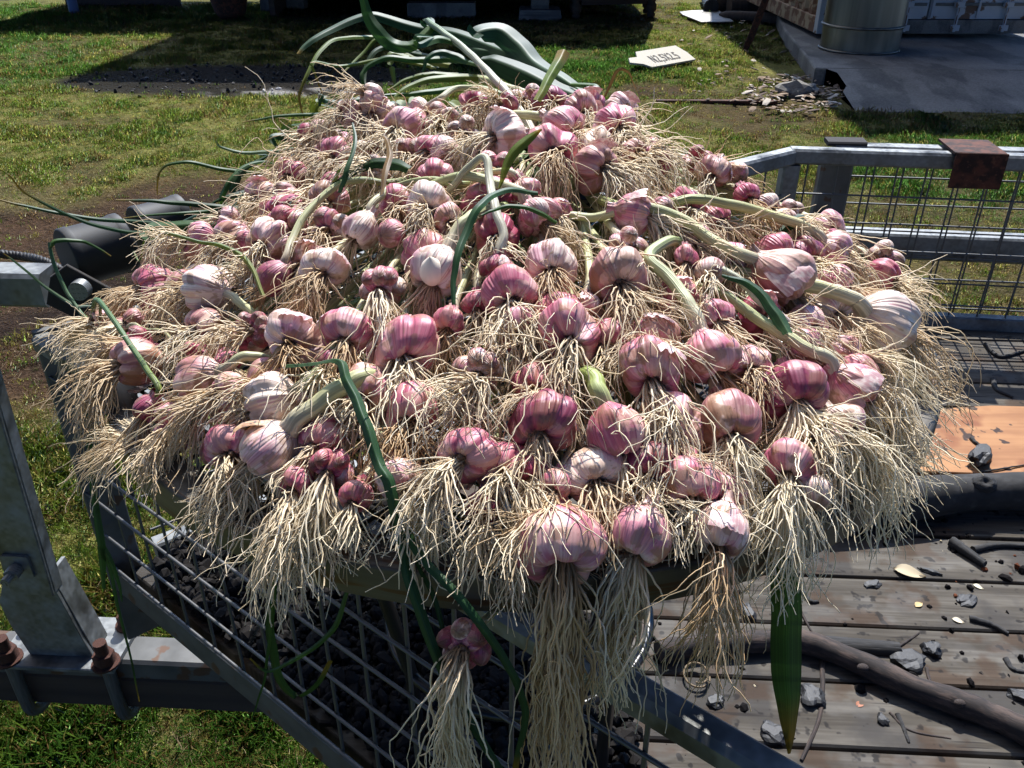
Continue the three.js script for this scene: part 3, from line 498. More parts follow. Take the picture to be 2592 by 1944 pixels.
  let b = new MB(); b.beam(at(A0, 0.38), at(A0, RAIL + 0.003), 0.06, 0.012, V(0.62, 0, 0.78), 0.002); b.build('nose_post', M.dull, t);
  b = new MB(); b.beam(at(F1, D0 - 0.1), at(F1, RAIL - 0.043), 0.045, 0.045, V(0, 0, 1), 0.005); b.build('corner_post', M.galv, t);
  b = new MB(); b.beam(at(N1, D0 - 0.1), at(N1, RAIL + 0.002), 0.045, 0.045, V(0, 0, 1), 0.005); b.build('corner_post', M.galv, t);
  // outer side frame behind the far rail
  const far = F2.clone().sub(F1).normalize(), outw = V(far.z, 0, -far.x); if (outw.z > 0) outw.negate();
  const O = (s, d, y) => at(F1.clone().addScaledVector(far, s).addScaledVector(outw, d), y);
  b = new MB(); b.beam(O(0.12, 0.075, RAIL - 0.03), O(2.4, 0.075, RAIL - 0.03), 0.05, 0.05, V(0, 1, 0), 0.006); const om = b.build('outer_rail', M.galv, t);
  b = new MB(); b.beam(O(0.14, 0.1, 0.36), O(0.14, 0.1, RAIL - 0.056), 0.085, 0.05, outw, 0.006); b.build('outer_post', M.dull, t);
  b = new MB(); b.beam(O(0.1, 0.085, RAIL - 0.003), O(0.2, 0.085, RAIL - 0.002), 0.06, 0.012, V(0, 1, 0), 0.004); b.build('post_cap', M.dark, t);
  b = new MB(); b.beam(O(0.19, 0.14, 0.72), O(2.4, 0.14, 0.72), 0.06, 0.075, V(0, 1, 0), 0.006); b.build('outer_mid_rail', M.galv, t);
  for (let d = 0.24; d < 2.3; d += 0.075) { const k = new MB(); k.tube([O(d, 0.085, 0.5), O(d, 0.085, RAIL - 0.02)], 0.0026, 6, null, false); k.build('wire', M.wire, om); }
  for (let y = 0.55; y < RAIL - 0.05; y += 0.075) { const k = new MB(); k.tube([O(0.18, 0.09, y), O(2.3, 0.09, y)], 0.0026, 6, null, false); k.build('wire', M.wire, om); }
  // rusty folded bracket over both rails
  { const s0 = 0.39, s1 = 0.515; b = new MB(); b.beam(O(s0, 0.035, RAIL + 0.006), O(s1, 0.035, RAIL + 0.006), 0.14, 0.006, V(0, 1, 0), 0.001); b.beam(O(s0 + 0.004, -0.034, RAIL - 0.037), O(s1 + 0.004, -0.034, RAIL - 0.037), 0.006, 0.09, V(0, 1, 0), 0.001); b.build('rail_bracket', M.rust, t, null, 'rusty folded bracket over the far rails'); }
  // chassis under the deck, drawbar
  b = new MB(); const e0 = A0.clone().addScaledVector(ax, 0.3), e1 = A0.clone().addScaledVector(ax, 3.4);
  for (const s of [-0.35, 0.35]) b.beam(at(e0.clone().addScaledVector(ax, 0.35).addScaledVector(az, s), 0.44), at(e1.clone().addScaledVector(az, s), 0.44), 0.05, 0.1); b.build('chassis_rail', M.dull, t);
  const bc = onY(7, 430, 850, 0.325), back = ax.clone().negate();
  const Bm = (s, d, y) => V(bc.x, y, bc.z).addScaledVector(ax, s).addScaledVector(az, d);
  b = new MB(); b.beam(Bm(-1.2, 0, 0.295), Bm(2.2, 0, 0.295), 0.07, 0.05, V(0, 1, 0), 0.006); b.build('drawbar', M.dull, t);
  b = new MB(); b.beam(Bm(-1.2, 0, 0.228), Bm(2.2, 0, 0.228), 0.066, 0.082, V(0, 1, 0), 0.004); b.build('drawbar_timber', M.timber, t);
  // winch post with its foot
  b = new MB(); b.beam(Bm(-0.105, 0.0, 0.3265), Bm(0.125, 0.0, 0.3265), 0.135, 0.01, V(0, 1, 0), 0.002); b.build('foot_plate', M.galv, t);
  const pf = V(bc.x, 0.33, bc.z);
  b = new MB(); b.prism([[-0.05, 0.002], [0.075, 0.002], [0.065, 0.05], [0.042, 0.2], [-0.042, 0.2], [-0.07, 0.135], [-0.066, 0.08]], frameM(pf.clone().addScaledVector(az, 0.03), ax, V(0, 1, 0), az), 0.008, 0.001);
  b.beam(pf.clone().addScaledVector(ax, 0.071).addScaledVector(az, 0.004).add(V(0, 0.003, 0)), pf.clone().addScaledVector(ax, 0.038).addScaledVector(az, 0.004).add(V(0, 0.2, 0)), 0.008, 0.05, az, 0.001); b.build('post_bracket', M.galv, t);
  const pt = V(pf.x + 0.045, 1.3, pf.z);
  b = new MB(); const P0 = pf.clone().add(V(0.008, 0.17, 0)), face = (d, w, dep, s) => b.beam(P0.clone().addScaledVector(az, d).addScaledVector(ax, s), pt.clone().addScaledVector(az, d).addScaledVector(ax, s), w, dep, az, 0.002);
  face(0.046, 0.08, 0.007, 0); face(0.029, 0.007, 0.0268, 0.0365); face(0.029, 0.007, 0.0268, -0.0365); b.build('winch_post', M.galv, t);
  b = new MB(); const bp = P0.clone().add(V(-0.003, 0.07, 0)).addScaledVector(az, 0.05); b.beam(bp, bp.clone().addScaledVector(az, 0.006), 0.05, 0.05, V(0, 1, 0), 0.003); b.geo(new THREE.CylinderGeometry(0.013, 0.013, 0.02, 6).rotateX(Math.PI / 2).translate(bp.x, bp.y, bp.z + 0.018)); b.tube([bp.clone(), bp.clone().addScaledVector(az, 0.045)], 0.0075, 10); b.build('post_bolt', M.galv, t);
  for (const s of [-0.085, 0.105]) {   // two U-bolts with rusty nuts
    b = new MB(); const U = []; for (const [d, y] of [[0.05, 0.33], [0.05, 0.22], [0.046, 0.185], [0.025, 0.165], [-0.025, 0.165], [-0.046, 0.185], [-0.05, 0.22], [-0.05, 0.33]]) U.push(Bm(s, d, y)); b.tube(spline(U, 24), 0.012, 10); const ub = b.build('u_bolt', M.dull, t);
    for (const d of [0.05, -0.05]) { b = new MB(); const c = Bm(s, d, 0.333); b.geo(new THREE.CylinderGeometry(0.026, 0.026, 0.004, 18).translate(c.x, c.y, c.z)); b.geo(new THREE.CylinderGeometry(0.02, 0.02, 0.022, 6).translate(c.x, c.y + 0.014, c.z)); b.geo(new THREE.CylinderGeometry(0.012, 0.012, 0.045, 12).translate(c.x, c.y + 0.03, c.z)); b.build('nut', M.rust, ub); }
  }
  // arm with rubber bow rollers
  const a1 = onF(4, 330, 190, -pf.z + 0.02), a0 = a1.clone().add(V(-0.6, 0.012, -0.01));
  b = new MB(); b.beam(a0, a1, 0.055, 0.055, V(0, 1, 0), 0.006); b.build('winch_arm', M.galv, t);
  const rc = onF(4, 500, 90, -pf.z - 0.0), rd = V(0.72, 0.04, -0.7).normalize();
  const roller = (c, R, L) => { const g = new THREE.LatheGeometry([[0.012, -1], [0.93, -1], [1, -0.94], [1, -0.7], [0.97, -0.66], [0.96, 0], [0.97, 0.66], [1, 0.7], [1, 0.94], [0.93, 1], [0.012, 1]].map(q => new THREE.Vector2(q[0] * R, q[1] * L / 2)), 36); g.applyQuaternion(new THREE.Quaternion().setFromUnitVectors(V(0, 1, 0), rd)); g.translate(c.x, c.y, c.z); const k = new MB(); k.geo(g); k.build('bow_roller', M.rubber, t); };
  roller(rc.clone().addScaledVector(rd, 0.035).add(V(0, 0.02, 0)), 0.046, 0.09); roller(rc.clone().addScaledVector(rd, 0.13).add(V(0.0, 0.03, -0.02)), 0.036, 0.08);
  b = new MB(); const pp = rc.clone().add(V(0.01, -0.005, 0.05)); b.prism([[-0.035, -0.02], [0.0, -0.05], [0.055, -0.01], [0.005, 0.035], [-0.02, 0.02]], frameM(pp, V(0.9, 0, -0.3).normalize(), V(0, 1, 0), V(0.3, 0, 0.9).normalize()), 0.008, 0.001); b.build('roller_bracket', M.dark, t);
  b = new MB(); const bo = pp.clone().add(V(0.02, -0.0, 0.012)); b.geo(new THREE.CylinderGeometry(0.014, 0.015, 0.014, 20).rotateX(Math.PI / 2).translate(bo.x, bo.y, bo.z)); b.build('roller_bolt', M.galv, t);
  b = new MB(); const ro = spline([onF(4, -60, -20, 1.3), onF(4, 130, 0, 1.3), onF(4, 300, 40, 1.25), onF(4, 420, 100, 1.24)], 60); for (let s = 0; s < 3; s++) b.tube(ro.map((p, k) => p.clone().add(V(0, 0.0035 * Math.cos(k * 0.8 + s * 2.09), 0.0035 * Math.sin(k * 0.8 + s * 2.09)))), 0.0042, 5, null, true); tag(b.build('rope', M.rubber, scene), 'black twisted rope above the galvanised winch arm', 'rope');
}

// ------------------------------------------------------------------ round metal table standing in the trailer
const TC = Z(0.01, 0.878), TR = 0.437;
{
  const t = thing('round_table', 'round metal mesh table with flat rim under the heap of garlic', 'table', V(TC.x, D0, TC.z));
  const rim = new THREE.LatheGeometry([[TR - 0.005, -0.03], [TR, -0.028], [TR, 0], [TR - 0.004, 0.003], [TR - 0.03, 0.003], [TR - 0.03, 0], [TR - 0.006, -0.002], [TR - 0.005, -0.03]].map(q => new THREE.Vector2(...q)), 128); rim.translate(0, YT - D0, 0); mesh('rim', rim, M.rim, t);
  let b = new MB();
  for (let k = -22; k <= 22; k++) { const d = k * 0.02, h = Math.sqrt(Math.max(0, (TR - 0.008) ** 2 - d * d)); for (const q of [0, 1]) { const c = Math.cos(0.7 + q * 1.5708), s = Math.sin(0.7 + q * 1.5708), g = new MB(); g.tube([V(TC.x + c * d - s * h, YT - 0.009 - q * 0.0035, TC.z + s * d + c * h), V(TC.x + c * d + s * h, YT - 0.009 - q * 0.0035, TC.z + s * d - c * h)], 0.002, 5, null, false); g.build('wire', M.blackwire, t); } }
  for (const a of [0.9, 2.45, 3.9, 5.5]) { b = new MB(); const x = Math.cos(a), s = Math.sin(a); b.tube([V(TC.x + x * 0.26, YT - 0.016, TC.z + s * 0.26), V(TC.x + x * 0.18, D0 + 0.2, TC.z + s * 0.18), V(TC.x + x * 0.175, D0 + 0.004, TC.z + s * 0.175)], 0.009, 10); b.build('leg', M.blackwire, t); }
  b = new MB(); const rp = []; for (let k = 0; k <= 40; k++) rp.push(V(TC.x + 0.18 * Math.cos(k / 40 * 6.2832), D0 + 0.2, TC.z + 0.18 * Math.sin(k / 40 * 6.2832))); b.tube(rp, 0.007, 8, null, false); b.build('leg_ring', M.blackwire, t);
}
// ------------------------------------------------------------------ things on the deck
{
  const r = rng(301);
  // branch, log, offcut of timber
  const dk = (t, x, y, h) => onY(t, x, y, D0 + h);
  let b = new MB();
  b.tube(spline([dk(9, -160, 900, 0.02), dk(9, 120, 862, 0.018), dk(9, 500, 838, 0.018), dk(9, 800, 845, 0.019), dk(9, 1120, 965, 0.02), dk(9, 1480, 1130, 0.02), dk(9, 1880, 1270, 0.02), dk(9, 2260, 1440, 0.02), dk(9, 2700, 1640, 0.02)], 60).map((p, k) => p.add(V(0, 0.002 * pn(k * 0.5, 2), 0.003 * pn(k * 0.4, 7)))), t => 0.0165 + 0.004 * t + 0.0012 * Math.sin(t * 37), 14);
  const br = b.build('branch', M.bark, scene); tag(br, 'long dark brown curved branch lying across the wet deck boards', 'branch');
  for (const [x, y] of [[1170, 1000], [1800, 1230]]) { const k = new MB(), c = dk(9, x, y, 0.036); k.geo(new THREE.SphereGeometry(1, 12, 8).scale(0.009, 0.006, 0.007).translate(c.x, c.y - 0.003, c.z)); k.build('knot', M.bark, br, V(0, 0, 0)); }
  b = new MB(); b.tube(spline([dk(6, 900, 1640, 0.04), dk(6, 1500, 1570, 0.042), dk(6, 1900, 1530, 0.044), dk(6, 2400, 1525, 0.045), dk(6, 2900, 1500, 0.045)], 40).map((p, k) => p.add(V(0, 0.003 * pn(k * 0.3, 4), 0))), t => 0.04 + 0.004 * Math.sin(t * 9), 20); const lg = b.build('log', M.burnt, scene); tag(lg, 'thick charred log with a knot below the orange board', 'log');
  { const k = new MB(), c = dk(6, 1960, 1455, 0.083); const g = new THREE.SphereGeometry(1, 24, 16), A = g.attributes.position; for (let m = 0; m < A.count; m++) { const x = A.getX(m), y = A.getY(m), z = A.getZ(m), w = Math.hypot(x, z), d = 1 + 0.25 * pn(x * 3, y * 3, z * 3); A.setXYZ(m, x * 0.024 * d, (y - 0.6 * Math.exp(-w * w * 9) * (y > 0 ? 1 : 0)) * 0.013 * d, z * 0.018 * d); } g.computeVertexNormals(); g.rotateX(0.5); g.translate(c.x, c.y - 0.008, c.z); k.geo(g); k.build('knot', M.burnt, lg, V(0, 0, 0)); }
  b = new MB(); { const q = [[1380, 1040], [1640, 990], [2000, 968], [2500, 985], [2500, 1430], [2212, 1440], [1900, 1410], [1500, 1395], [1400, 1330]].map(p => dk(6, p[0], p[1], 0.018)); b.prism(q.map(p => [p.x, -p.z]), frameM(V(0, D0 + 0.001, 0), V(1, 0, 0), V(0, 0, -1), V(0, 1, 0)), 0.018, 0.002, 1.6); } tag(b.build('board', M.orange, scene), 'orange freshly split board lying flat behind the charred log', 'board');
  const lump = (t, x, y, h, s, rot, seed, mat, label, cat, name, det = 2) => { const g = new THREE.IcosahedronGeometry(1, det), P = g.attributes.position; for (let k = 0; k < P.count; k++) { const p = V(P.getX(k), P.getY(k), P.getZ(k)), n = 1 + 0.55 * pn(p.x * 1.4 + seed * 3.1, p.y * 1.4, p.z * 1.4 + seed); let yy = p.y * n; P.setXYZ(k, p.x * n * s[0], clamp(yy, -0.7, 0.75) * s[1], p.z * n * s[2]); } g.rotateY(rot); g.computeVertexNormals(); const o = mesh(name, g, mat, scene); const q = new MB(); o.geometry = (q.geo(g, 0.5), q.geometry()); o.position.copy(onY(t, x, y, D0 + h + s[1] * 0.55)); tag(o, label, cat); return o; };
  lump(6, 1930, 1300, 0.02, [0.034, 0.022, 0.02], 0.9, 4, M.char, 'flat charcoal chunk lying on the orange board', 'charcoal', 'charcoal_chunk', 3);
  lump(9, 1460, 960, 0, [0.026, 0.01, 0.024], 0.4, 7, M.char, 'shiny square charcoal flake on the deck right of the branch', 'charcoal', 'charcoal_chunk', 3);
  lump(9, 1610, 890, 0, [0.016, 0.012, 0.014], 0.9, 9, M.char, 'rough charcoal lump just right of the shiny square flake', 'charcoal', 'charcoal_chunk', 3);
  lump(9, 840, 1190, 0, [0.022, 0.011, 0.018], 1.9, 11, M.char, 'wet charcoal chunk right of the broad hanging leaf', 'charcoal', 'charcoal_chunk', 3);
  lump(9, 580, 1430, 0, [0.02, 0.01, 0.016], 2.4, 12, M.char, 'charcoal chunk left of the yellow tip of the hanging leaf', 'charcoal', 'charcoal_chunk', 3);
  lump(9, 420, 650, 0, [0.012, 0.01, 0.018], 0.2, 13, M.char, 'charcoal piece on the deck under the table edge', 'charcoal', 'charcoal_chunk', 3);
  lump(9, 210, 1230, 0, [0.016, 0.009, 0.012], 0.2, 15, M.char, 'charcoal piece beside the coiled dry stem', 'charcoal', 'charcoal_chunk', 3);
  lump(9, 1300, 1350, 0, [0.008, 0.008, 0.01], 0.2, 16, M.char, 'small charcoal lump below the branch', 'charcoal', 'charcoal_chunk', 2);
  lump(9, 1840, 570, 0, [0.02, 0.006, 0.013], 0.6, 17, M.char, 'flat burnt flake on the second bare deck plank', 'charcoal', 'charcoal_chunk', 2);
  lump(9, 1230, 470, 0, [0.016, 0.006, 0.009], 0.3, 18, M.char, 'thin burnt flake beside the plank gap under the roots', 'charcoal', 'charcoal_chunk', 2);
  lump(9, 1600, 385, 0, [0.02, 0.006, 0.006], -0.5, 19, M.char, 'narrow burnt splinter right of the dry leaf', 'charcoal', 'charcoal_chunk', 2);
  lump(9, 2190, 1200, 0, [0.02, 0.01, 0.012], -0.5, 20, M.char, 'charcoal piece at the right edge above the branch', 'charcoal', 'charcoal_chunk', 2);
  // a curved piece of bark
  { const g = grid(14, 10, (u, v) => { const a = lerp(-1.3, 1.3, v); return V(lerp(-0.06, 0.06, u) + 0.004 * pn(u * 4, v * 3, 1), 0.016 * Math.cos(a) - 0.002, 0.018 * Math.sin(a) * (1 - 0.2 * u)); }); g.rotateY(-0.1); const q = new MB(); q.geo(g, 0.4); const o = q.build('bark_piece', M.burnt, scene, V(0, 0, 0)); o.position.copy(dk(9, 1150, 880, 0.004)); tag(o, 'curved black bark piece lying behind the branch', 'bark'); }
  const twig = (pts, rad, label, h = 0.004, mat = M.bark) => { const q = new MB(); q.tube(spline(pts.map(p => dk(p[0], p[1], p[2], h + (p[3] ?? 0))), 18).map((p, k) => p.add(V(0, 0.0015 * pn(k * 0.7, rad * 900), 0.002 * pn(k * 0.6, 3)))), t => rad * (1 - 0.4 * t), 7); tag(q.build('twig', mat, scene), label, 'twig'); };
  twig([[9, 905, 970], [9, 905, 1180], [9, 880, 1350], [9, 770, 1610]], 0.0045, 'thin upright twig crossing the boards right of the hanging leaf');
  twig([[9, 1740, 190], [9, 1860, 270], [9, 1960, 340]], 0.011, 'short thick charred stick below the charred log', 0.01, M.burnt);
  twig([[9, 1880, 245], [9, 2040, 215], [9, 2260, 225]], 0.007, 'thin burnt stick at the right edge below the log', 0.006, M.burnt);
  twig([[9, 1310, 920], [9, 1420, 860], [9, 1530, 785]], 0.003, 'straight thin twig pointing at the curved bark piece');
  twig([[9, 1860, 690], [9, 2000, 730], [9, 2110, 790]], 0.006, 'rough dark twig on the third bare plank', 0.005, M.burnt);
  twig([[9, 1580, 1010], [9, 1600, 1090], [9, 1635, 1140]], 0.003, 'forked twig below the shiny charcoal flake');
  twig([[9, 1390, 1310], [9, 1430, 1400], [9, 1465, 1495]], 0.004, 'short dark twig on the board below the branch', 0.004, M.burnt);
  twig([[9, 1340, 1300], [9, 1460, 1410], [9, 1740, 1470]], 0.0022, 'long hair-thin twig curving on the board below the branch');
  twig([[9, 2090, 950], [9, 2140, 1020], [9, 2230, 1040]], 0.005, 'twig at the right edge above the branch', 0.004, M.burnt);
  twig([[9, 770, 510], [9, 830, 580], [9, 880, 580]], 0.005, 'short twig in shadow beside the broad leaf', 0.004, M.burnt);
  twig([[9, 760, 630], [9, 810, 730], [9, 860, 820]], 0.0025, 'pale thin twig between hanging leaf and bark piece', 0.004, M.straw2 ?? M.bark);
  twig([[6, 1960, 570], [6, 2050, 650], [6, 2230, 610]], 0.006, 'dark twig on the deck beside the far mesh', 0.006, M.burnt);
  twig([[6, 2010, 800], [6, 2040, 870], [6, 2140, 915]], 0.007, 'charred twig on the far deck planks in mesh shadow', 0.006, M.burnt);
  twig([[6, 1870, 1180], [6, 1900, 1210], [6, 1960, 1240]], 0.005, 'burnt splinter left of the chunk on the orange board', 0.022, M.burnt);
  twig([[6, 1930, 1400], [6, 2060, 1380], [6, 2230, 1350]], 0.0025, 'thin dark twig below the chunk on the orange board', 0.022, M.burnt);
  { const q = new MB(), P = []; for (let k = 0; k <= 40; k++) { const a = k / 40 * 8.2, c = dk(9, 85, 1080, 0.004); P.push(c.add(V(Math.cos(a) * 0.021 * (1 - k * 0.006), 0.004 + k * 0.0003, Math.sin(a) * 0.022))); } q.tube(P, 0.0018, 6, () => lin([104, 86, 60])); tag(q.build('coiled_stem', M.root, scene), 'dry coiled stem lying on the wet boards above the silver rail', 'stem'); }
  // dry leaves and pale chips
  const dl = (t, x, y, s, rot, label, col) => { const g = grid(8, 5, (u, v) => { const w = Math.sin(Math.PI * Math.pow(u, 0.8)) * 0.28 + 0.01; return V((u - 0.5) * s, 0.12 * s * Math.abs(v - 0.5) + 0.05 * s * Math.sin(u * 5), (v - 0.5) * s * w * 2); }); g.rotateY(rot); const q = new MB(); q.geo(g, 1, lin(col)); const o = q.build('dry_leaf', M.root, scene, V(0, 0, 0)); o.position.copy(dk(t, x, y, 0.003)); tag(o, label, 'leaf'); };
  dl(9, 1470, 395, 0.055, -0.35, 'pale dry leaf on the first bare plank near the roots', [168, 152, 122]);
  dl(9, 1150, 1245, 0.018, 0.6, 'tiny brown leaf scrap below the branch', [150, 96, 70]);
  dl(9, 1915, 485, 0.018, -0.7, 'small white wood chip in the gap of two planks', [196, 186, 160]);
  dl(9, 1530, 600, 0.02, 0.6, 'small yellow wood chip on the second bare plank', [186, 160, 110]);
  dl(9, 1785, 705, 0.02, -0.5, 'cream wood chip beside the rough twig', [196, 184, 160]);
  // crumbs
  const g = new THREE.IcosahedronGeometry(1, 0), L = [], LC = [], m = new THREE.Matrix4(), q4 = new THREE.Quaternion();
  for (let k = 0; k < 3600; k++) { const x = 0.1 + 1.5 * r(), f = 0.45 + 1.6 * r() * (0.6 + 0.4 * r()); const n = pn(x * 3, f * 3, 4); if (r() > 0.5 + n) continue; if (0.8 * (x + 0.7) - (1.16 - f) < 0.05) continue; const s = 0.0013 + 0.0065 * Math.pow(r(), 4); q4.setFromEuler(new THREE.Euler(r() * 6, r() * 6, r() * 6)); m.compose(V(x, D0 + s * 0.4, -f), q4, V(s * (1 + r()), s, s * (0.6 + r()))); L.push(m.clone()); LC.push(new THREE.Color(...(r() < 0.06 ? lin([190, 176, 146]) : r() < 0.2 ? lin([92, 54, 36]) : lin([22, 20, 20])))); }
  // dark debris added in the pointed front, standing in for shade under the table
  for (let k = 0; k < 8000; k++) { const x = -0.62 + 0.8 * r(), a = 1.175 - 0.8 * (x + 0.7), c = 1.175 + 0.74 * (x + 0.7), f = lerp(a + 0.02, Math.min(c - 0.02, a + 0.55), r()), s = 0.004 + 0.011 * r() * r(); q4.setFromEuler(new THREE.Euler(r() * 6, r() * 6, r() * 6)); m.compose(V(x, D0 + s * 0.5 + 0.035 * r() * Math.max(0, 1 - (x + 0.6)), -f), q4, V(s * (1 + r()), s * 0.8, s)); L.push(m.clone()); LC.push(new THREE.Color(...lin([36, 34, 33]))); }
  const im = new THREE.InstancedMesh(g, M.crumbShade, L.length); L.forEach((mm, k) => { im.setMatrixAt(k, mm); im.setColorAt(k, LC[k]); }); im.name = 'crumbs'; im.castShadow = im.receiveShadow = true; im.userData.kind = 'stuff'; scene.add(im); tag(im, 'charcoal crumbs and bark bits strewn over the trailer deck', 'crumbs');
}

// ------------------------------------------------------------------ the heap of garlic
function H(x, f) { const dx = (x - 0.03) / 0.47, df = (f - 1.02) / (f < 1.02 ? 0.60 : 0.36), q = Math.hypot(dx, df); return YT + 0.022 + (q < 1 ? 0.183 * (1 - Math.pow(q, 1.8)) : -0.16 * (q - 1)); }
function onHeap(px, py, lift = 0) {
  const d = ray(px, py); let best = 1e9, bt = 0.9, prev = 0.3, p = V(0, 0, 0);
  for (let t = 0.3; t < 2.2; t += 0.004) { p.copy(d).multiplyScalar(t); p.y += EYE; const h = p.y - H(p.x, -p.z); if (h < best) { best = h; bt = t; } if (h < 0) break; prev = t; }
  p.copy(d).multiplyScalar(bt); p.y += EYE; p.y += lift; return p;
}
const pt = q => q.length > 4 ? onF(q[0], q[1], q[2], q[4]) : onHeap(...PX(q[0], q[1], q[2]), q[3] ?? 0);
const camR = V(1, 0, 0), camU = V(0, CP, -SP), camB = V(0, SP, CP);
// skins: stripes that run from root to neck, patches of white, brown dead skin
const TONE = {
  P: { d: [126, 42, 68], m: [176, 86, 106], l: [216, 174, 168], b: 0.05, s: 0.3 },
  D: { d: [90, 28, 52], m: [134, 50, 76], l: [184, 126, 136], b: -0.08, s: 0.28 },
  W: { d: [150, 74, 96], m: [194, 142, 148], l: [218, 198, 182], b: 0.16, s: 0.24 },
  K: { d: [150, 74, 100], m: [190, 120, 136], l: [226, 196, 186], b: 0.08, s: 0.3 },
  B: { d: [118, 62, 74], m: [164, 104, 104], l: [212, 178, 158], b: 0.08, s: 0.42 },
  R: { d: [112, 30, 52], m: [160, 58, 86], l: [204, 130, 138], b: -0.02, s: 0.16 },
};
const SK = {}; let seedT = 0;
for (const [k, o] of Object.entries(TONE)) {
  SK[k] = [0, 1].map(variant => {
    const S = 400 + 37 * seedT++;
    const map = tex(512, 256, (u, v) => {
      const wv = 0.02 * (fbm(u * 4, v * 3, 4, 3, S, 3) - 0.5), uu = u + wv;
      const n1 = vn(uu * 150, v * 2, 150, 2, S + 1), n2 = vn(uu * 30, v * 2, 30, 2, S + 2), p = fbm(uu * 6, v * 2, 6, 2, S + 3, 4), w = fbm(u * 9, v * 4, 9, 4, S + 4, 4);
      const t = p * 0.85 + n2 * 0.16 + n1 * 0.16 - 0.08 + o.b + 0.35 * Math.max(0, v - 0.55) + 0.22 * (w - 0.5);
      let c = mix3(o.d, o.m, sst(0.08, 0.42, t)); c = mix3(c, o.l, sst(0.42, 0.72, t)); c = mix3(c, o.d, 0.4 * sst(0.72, 0.9, n1)); c = mix3(c, o.l, 0.3 * sst(0.3, 0.1, n1)); c = mix3(c, o.d, 0.45 * sst(0.05, 0.0, Math.abs(vn(uu * 22, v * 1, 22, 1, S + 20) - 0.5)));
      const dirt = fbm(u * 7, v * 5, 7, 5, S + 9, 5), m = sst(0.62 - 0.14 * o.s, 0.68 - 0.12 * o.s, dirt) * Math.min(1, o.s * 2.6);
      c = mix3(c, [138 + 40 * (w - 0.5), 96 + 40 * (w - 0.5), 66], m * 0.75);
      const fk = fbm(u * 9, v * 7, 9, 7, S + 30, 5), fk2 = fbm(u * 16, v * 9, 16, 9, S + 31, 4); c = mix3(c, mix3(o.l, [196, 160, 130], 0.5), 0.6 * sst(0.6, 0.63, fk)); c = mix3(c, [128, 96, 72], 0.45 * sst(0.62, 0.68, fk2)); c = mix3(c, [112, 82, 58], 0.65 * sst(0.2, 0.02, v + 0.25 * (w - 0.5)));
      const specks = vn(u * 200, v * 120, 200, 120, S + 10); c = mix3(c, [64, 40, 30], 0.6 * sst(0.93, 0.97, specks) * sst(0.45, 0.6, dirt));
      return c;
    });
    const bump = tex(512, 128, gray((u, v) => 0.5 + 0.5 * (vn(u * 90, v * 2, 90, 2, S + 1) - 0.5) + 0.3 * (fbm(u * 14, v * 7, 14, 7, S + 5, 4) - 0.5)), false);
    return new THREE.MeshPhysicalMaterial({ map, bumpMap: bump, bumpScale: 0.0014, roughness: 0.5, sheen: 0.15, sheenRoughness: 0.5, sheenColor: new THREE.Color(1, 0.9, 0.95), side: THREE.DoubleSide });
  });
}
const PROF = new THREE.SplineCurve([[0.02, -0.40], [0.17, -0.46], [0.34, -0.62], [0.58, -0.68], [0.82, -0.52], [0.97, -0.2], [0.99, 0.1], [0.88, 0.4], [0.66, 0.66], [0.42, 0.86], [0.26, 1.06], [0.19, 1.3]].map(q => new THREE.Vector2(...q))).getPoints(40);
function bulbShape(seed, R, o) {                    // root end at -y, neck at +y
  const r = rng(seed), n = o.lobes ?? 5 + Math.floor(r() * 4), ph = r() * 6.28, tilt = r() * 6.28, cl = o.cleft ?? (r() < 0.55 ? 0.28 + 0.2 * r() : 0.08), cth = r() * 6.28, el = 1 + 0.16 * r(), dep = o.dep ?? 0.03 + 0.06 * r(), big = r() * 6.28, len = o.long ?? 1;
  const neck = 0.0056 / R;
  return grid(56, 34, (u, v) => {
    const k = v * 40, q = PROF[Math.min(40, Math.round(k))], th = u * 6.28318;
    const jit = 0.25 * Math.sin(th * 2 + ph) + 0.18 * Math.sin(th * 3 + tilt);
    const lobe = Math.pow(Math.abs(Math.sin((n * th + jit * 2 + ph) / 2)), 0.8), body = sst(0.0, 0.16, v) * (1 - sst(0.55, 0.92, v));
    let s = 1 - dep * (1 - lobe) * body * 1.5;
    const dth = Math.atan2(Math.sin(th - cth), Math.cos(th - cth)); s *= 1 - cl * Math.exp(-Math.pow(dth / 0.33, 2)) * sst(0.02, 0.2, v) * (1 - sst(0.3, 0.75, v));
    s *= 1 + 0.09 * Math.cos(th - big) * body; s *= 1 + 0.13 * pn(Math.cos(th) * 1.5 + seed, Math.sin(th) * 1.5, v * 2.6) + 0.028 * pn(Math.cos(th) * 7 + seed, Math.sin(th) * 7, v * 9);
    let rr = q.x * s; if (v > 0.55) rr = lerp(rr, neck * (1 + 0.12 * Math.sin(th * 7 + ph)), sst(0.72, 1, v));
    return V(Math.cos(th) * rr * R * el, q.y * R * len * (v < 0.5 ? 1 - 0.18 * (1 - lobe) * body : 1), Math.sin(th) * rr * R / el * 1.0);
  }, true);
}
function cloveShape(seed, R, L) {                   // base at -y, pointed tip at +y
  const r = rng(seed), b = (r() - 0.5) * 0.5, fl = r() * 6.28;
  return grid(26, 18, (u, v) => { const th = u * 6.28318, k = Math.pow(Math.sin(Math.PI * Math.pow(clamp(v, 0.001, 1), 0.8)), 0.72) * (v > 0.75 ? lerp(1, 0.75, (v - 0.75) / 0.25) : 1), f = 1 - 0.14 * Math.max(0, Math.cos(th - fl)) + 0.03 * Math.cos(3 * th + seed); const y = (v - 0.45) * L; return V(Math.cos(th) * k * R * f + b * y * y / L, y, Math.sin(th) * k * R * f); }, true);
}
const quatY = dir => new THREE.Quaternion().setFromUnitVectors(V(0, 1, 0), dir);
const SPH = [];                                     // every bulb as a ball, for roots to lie on
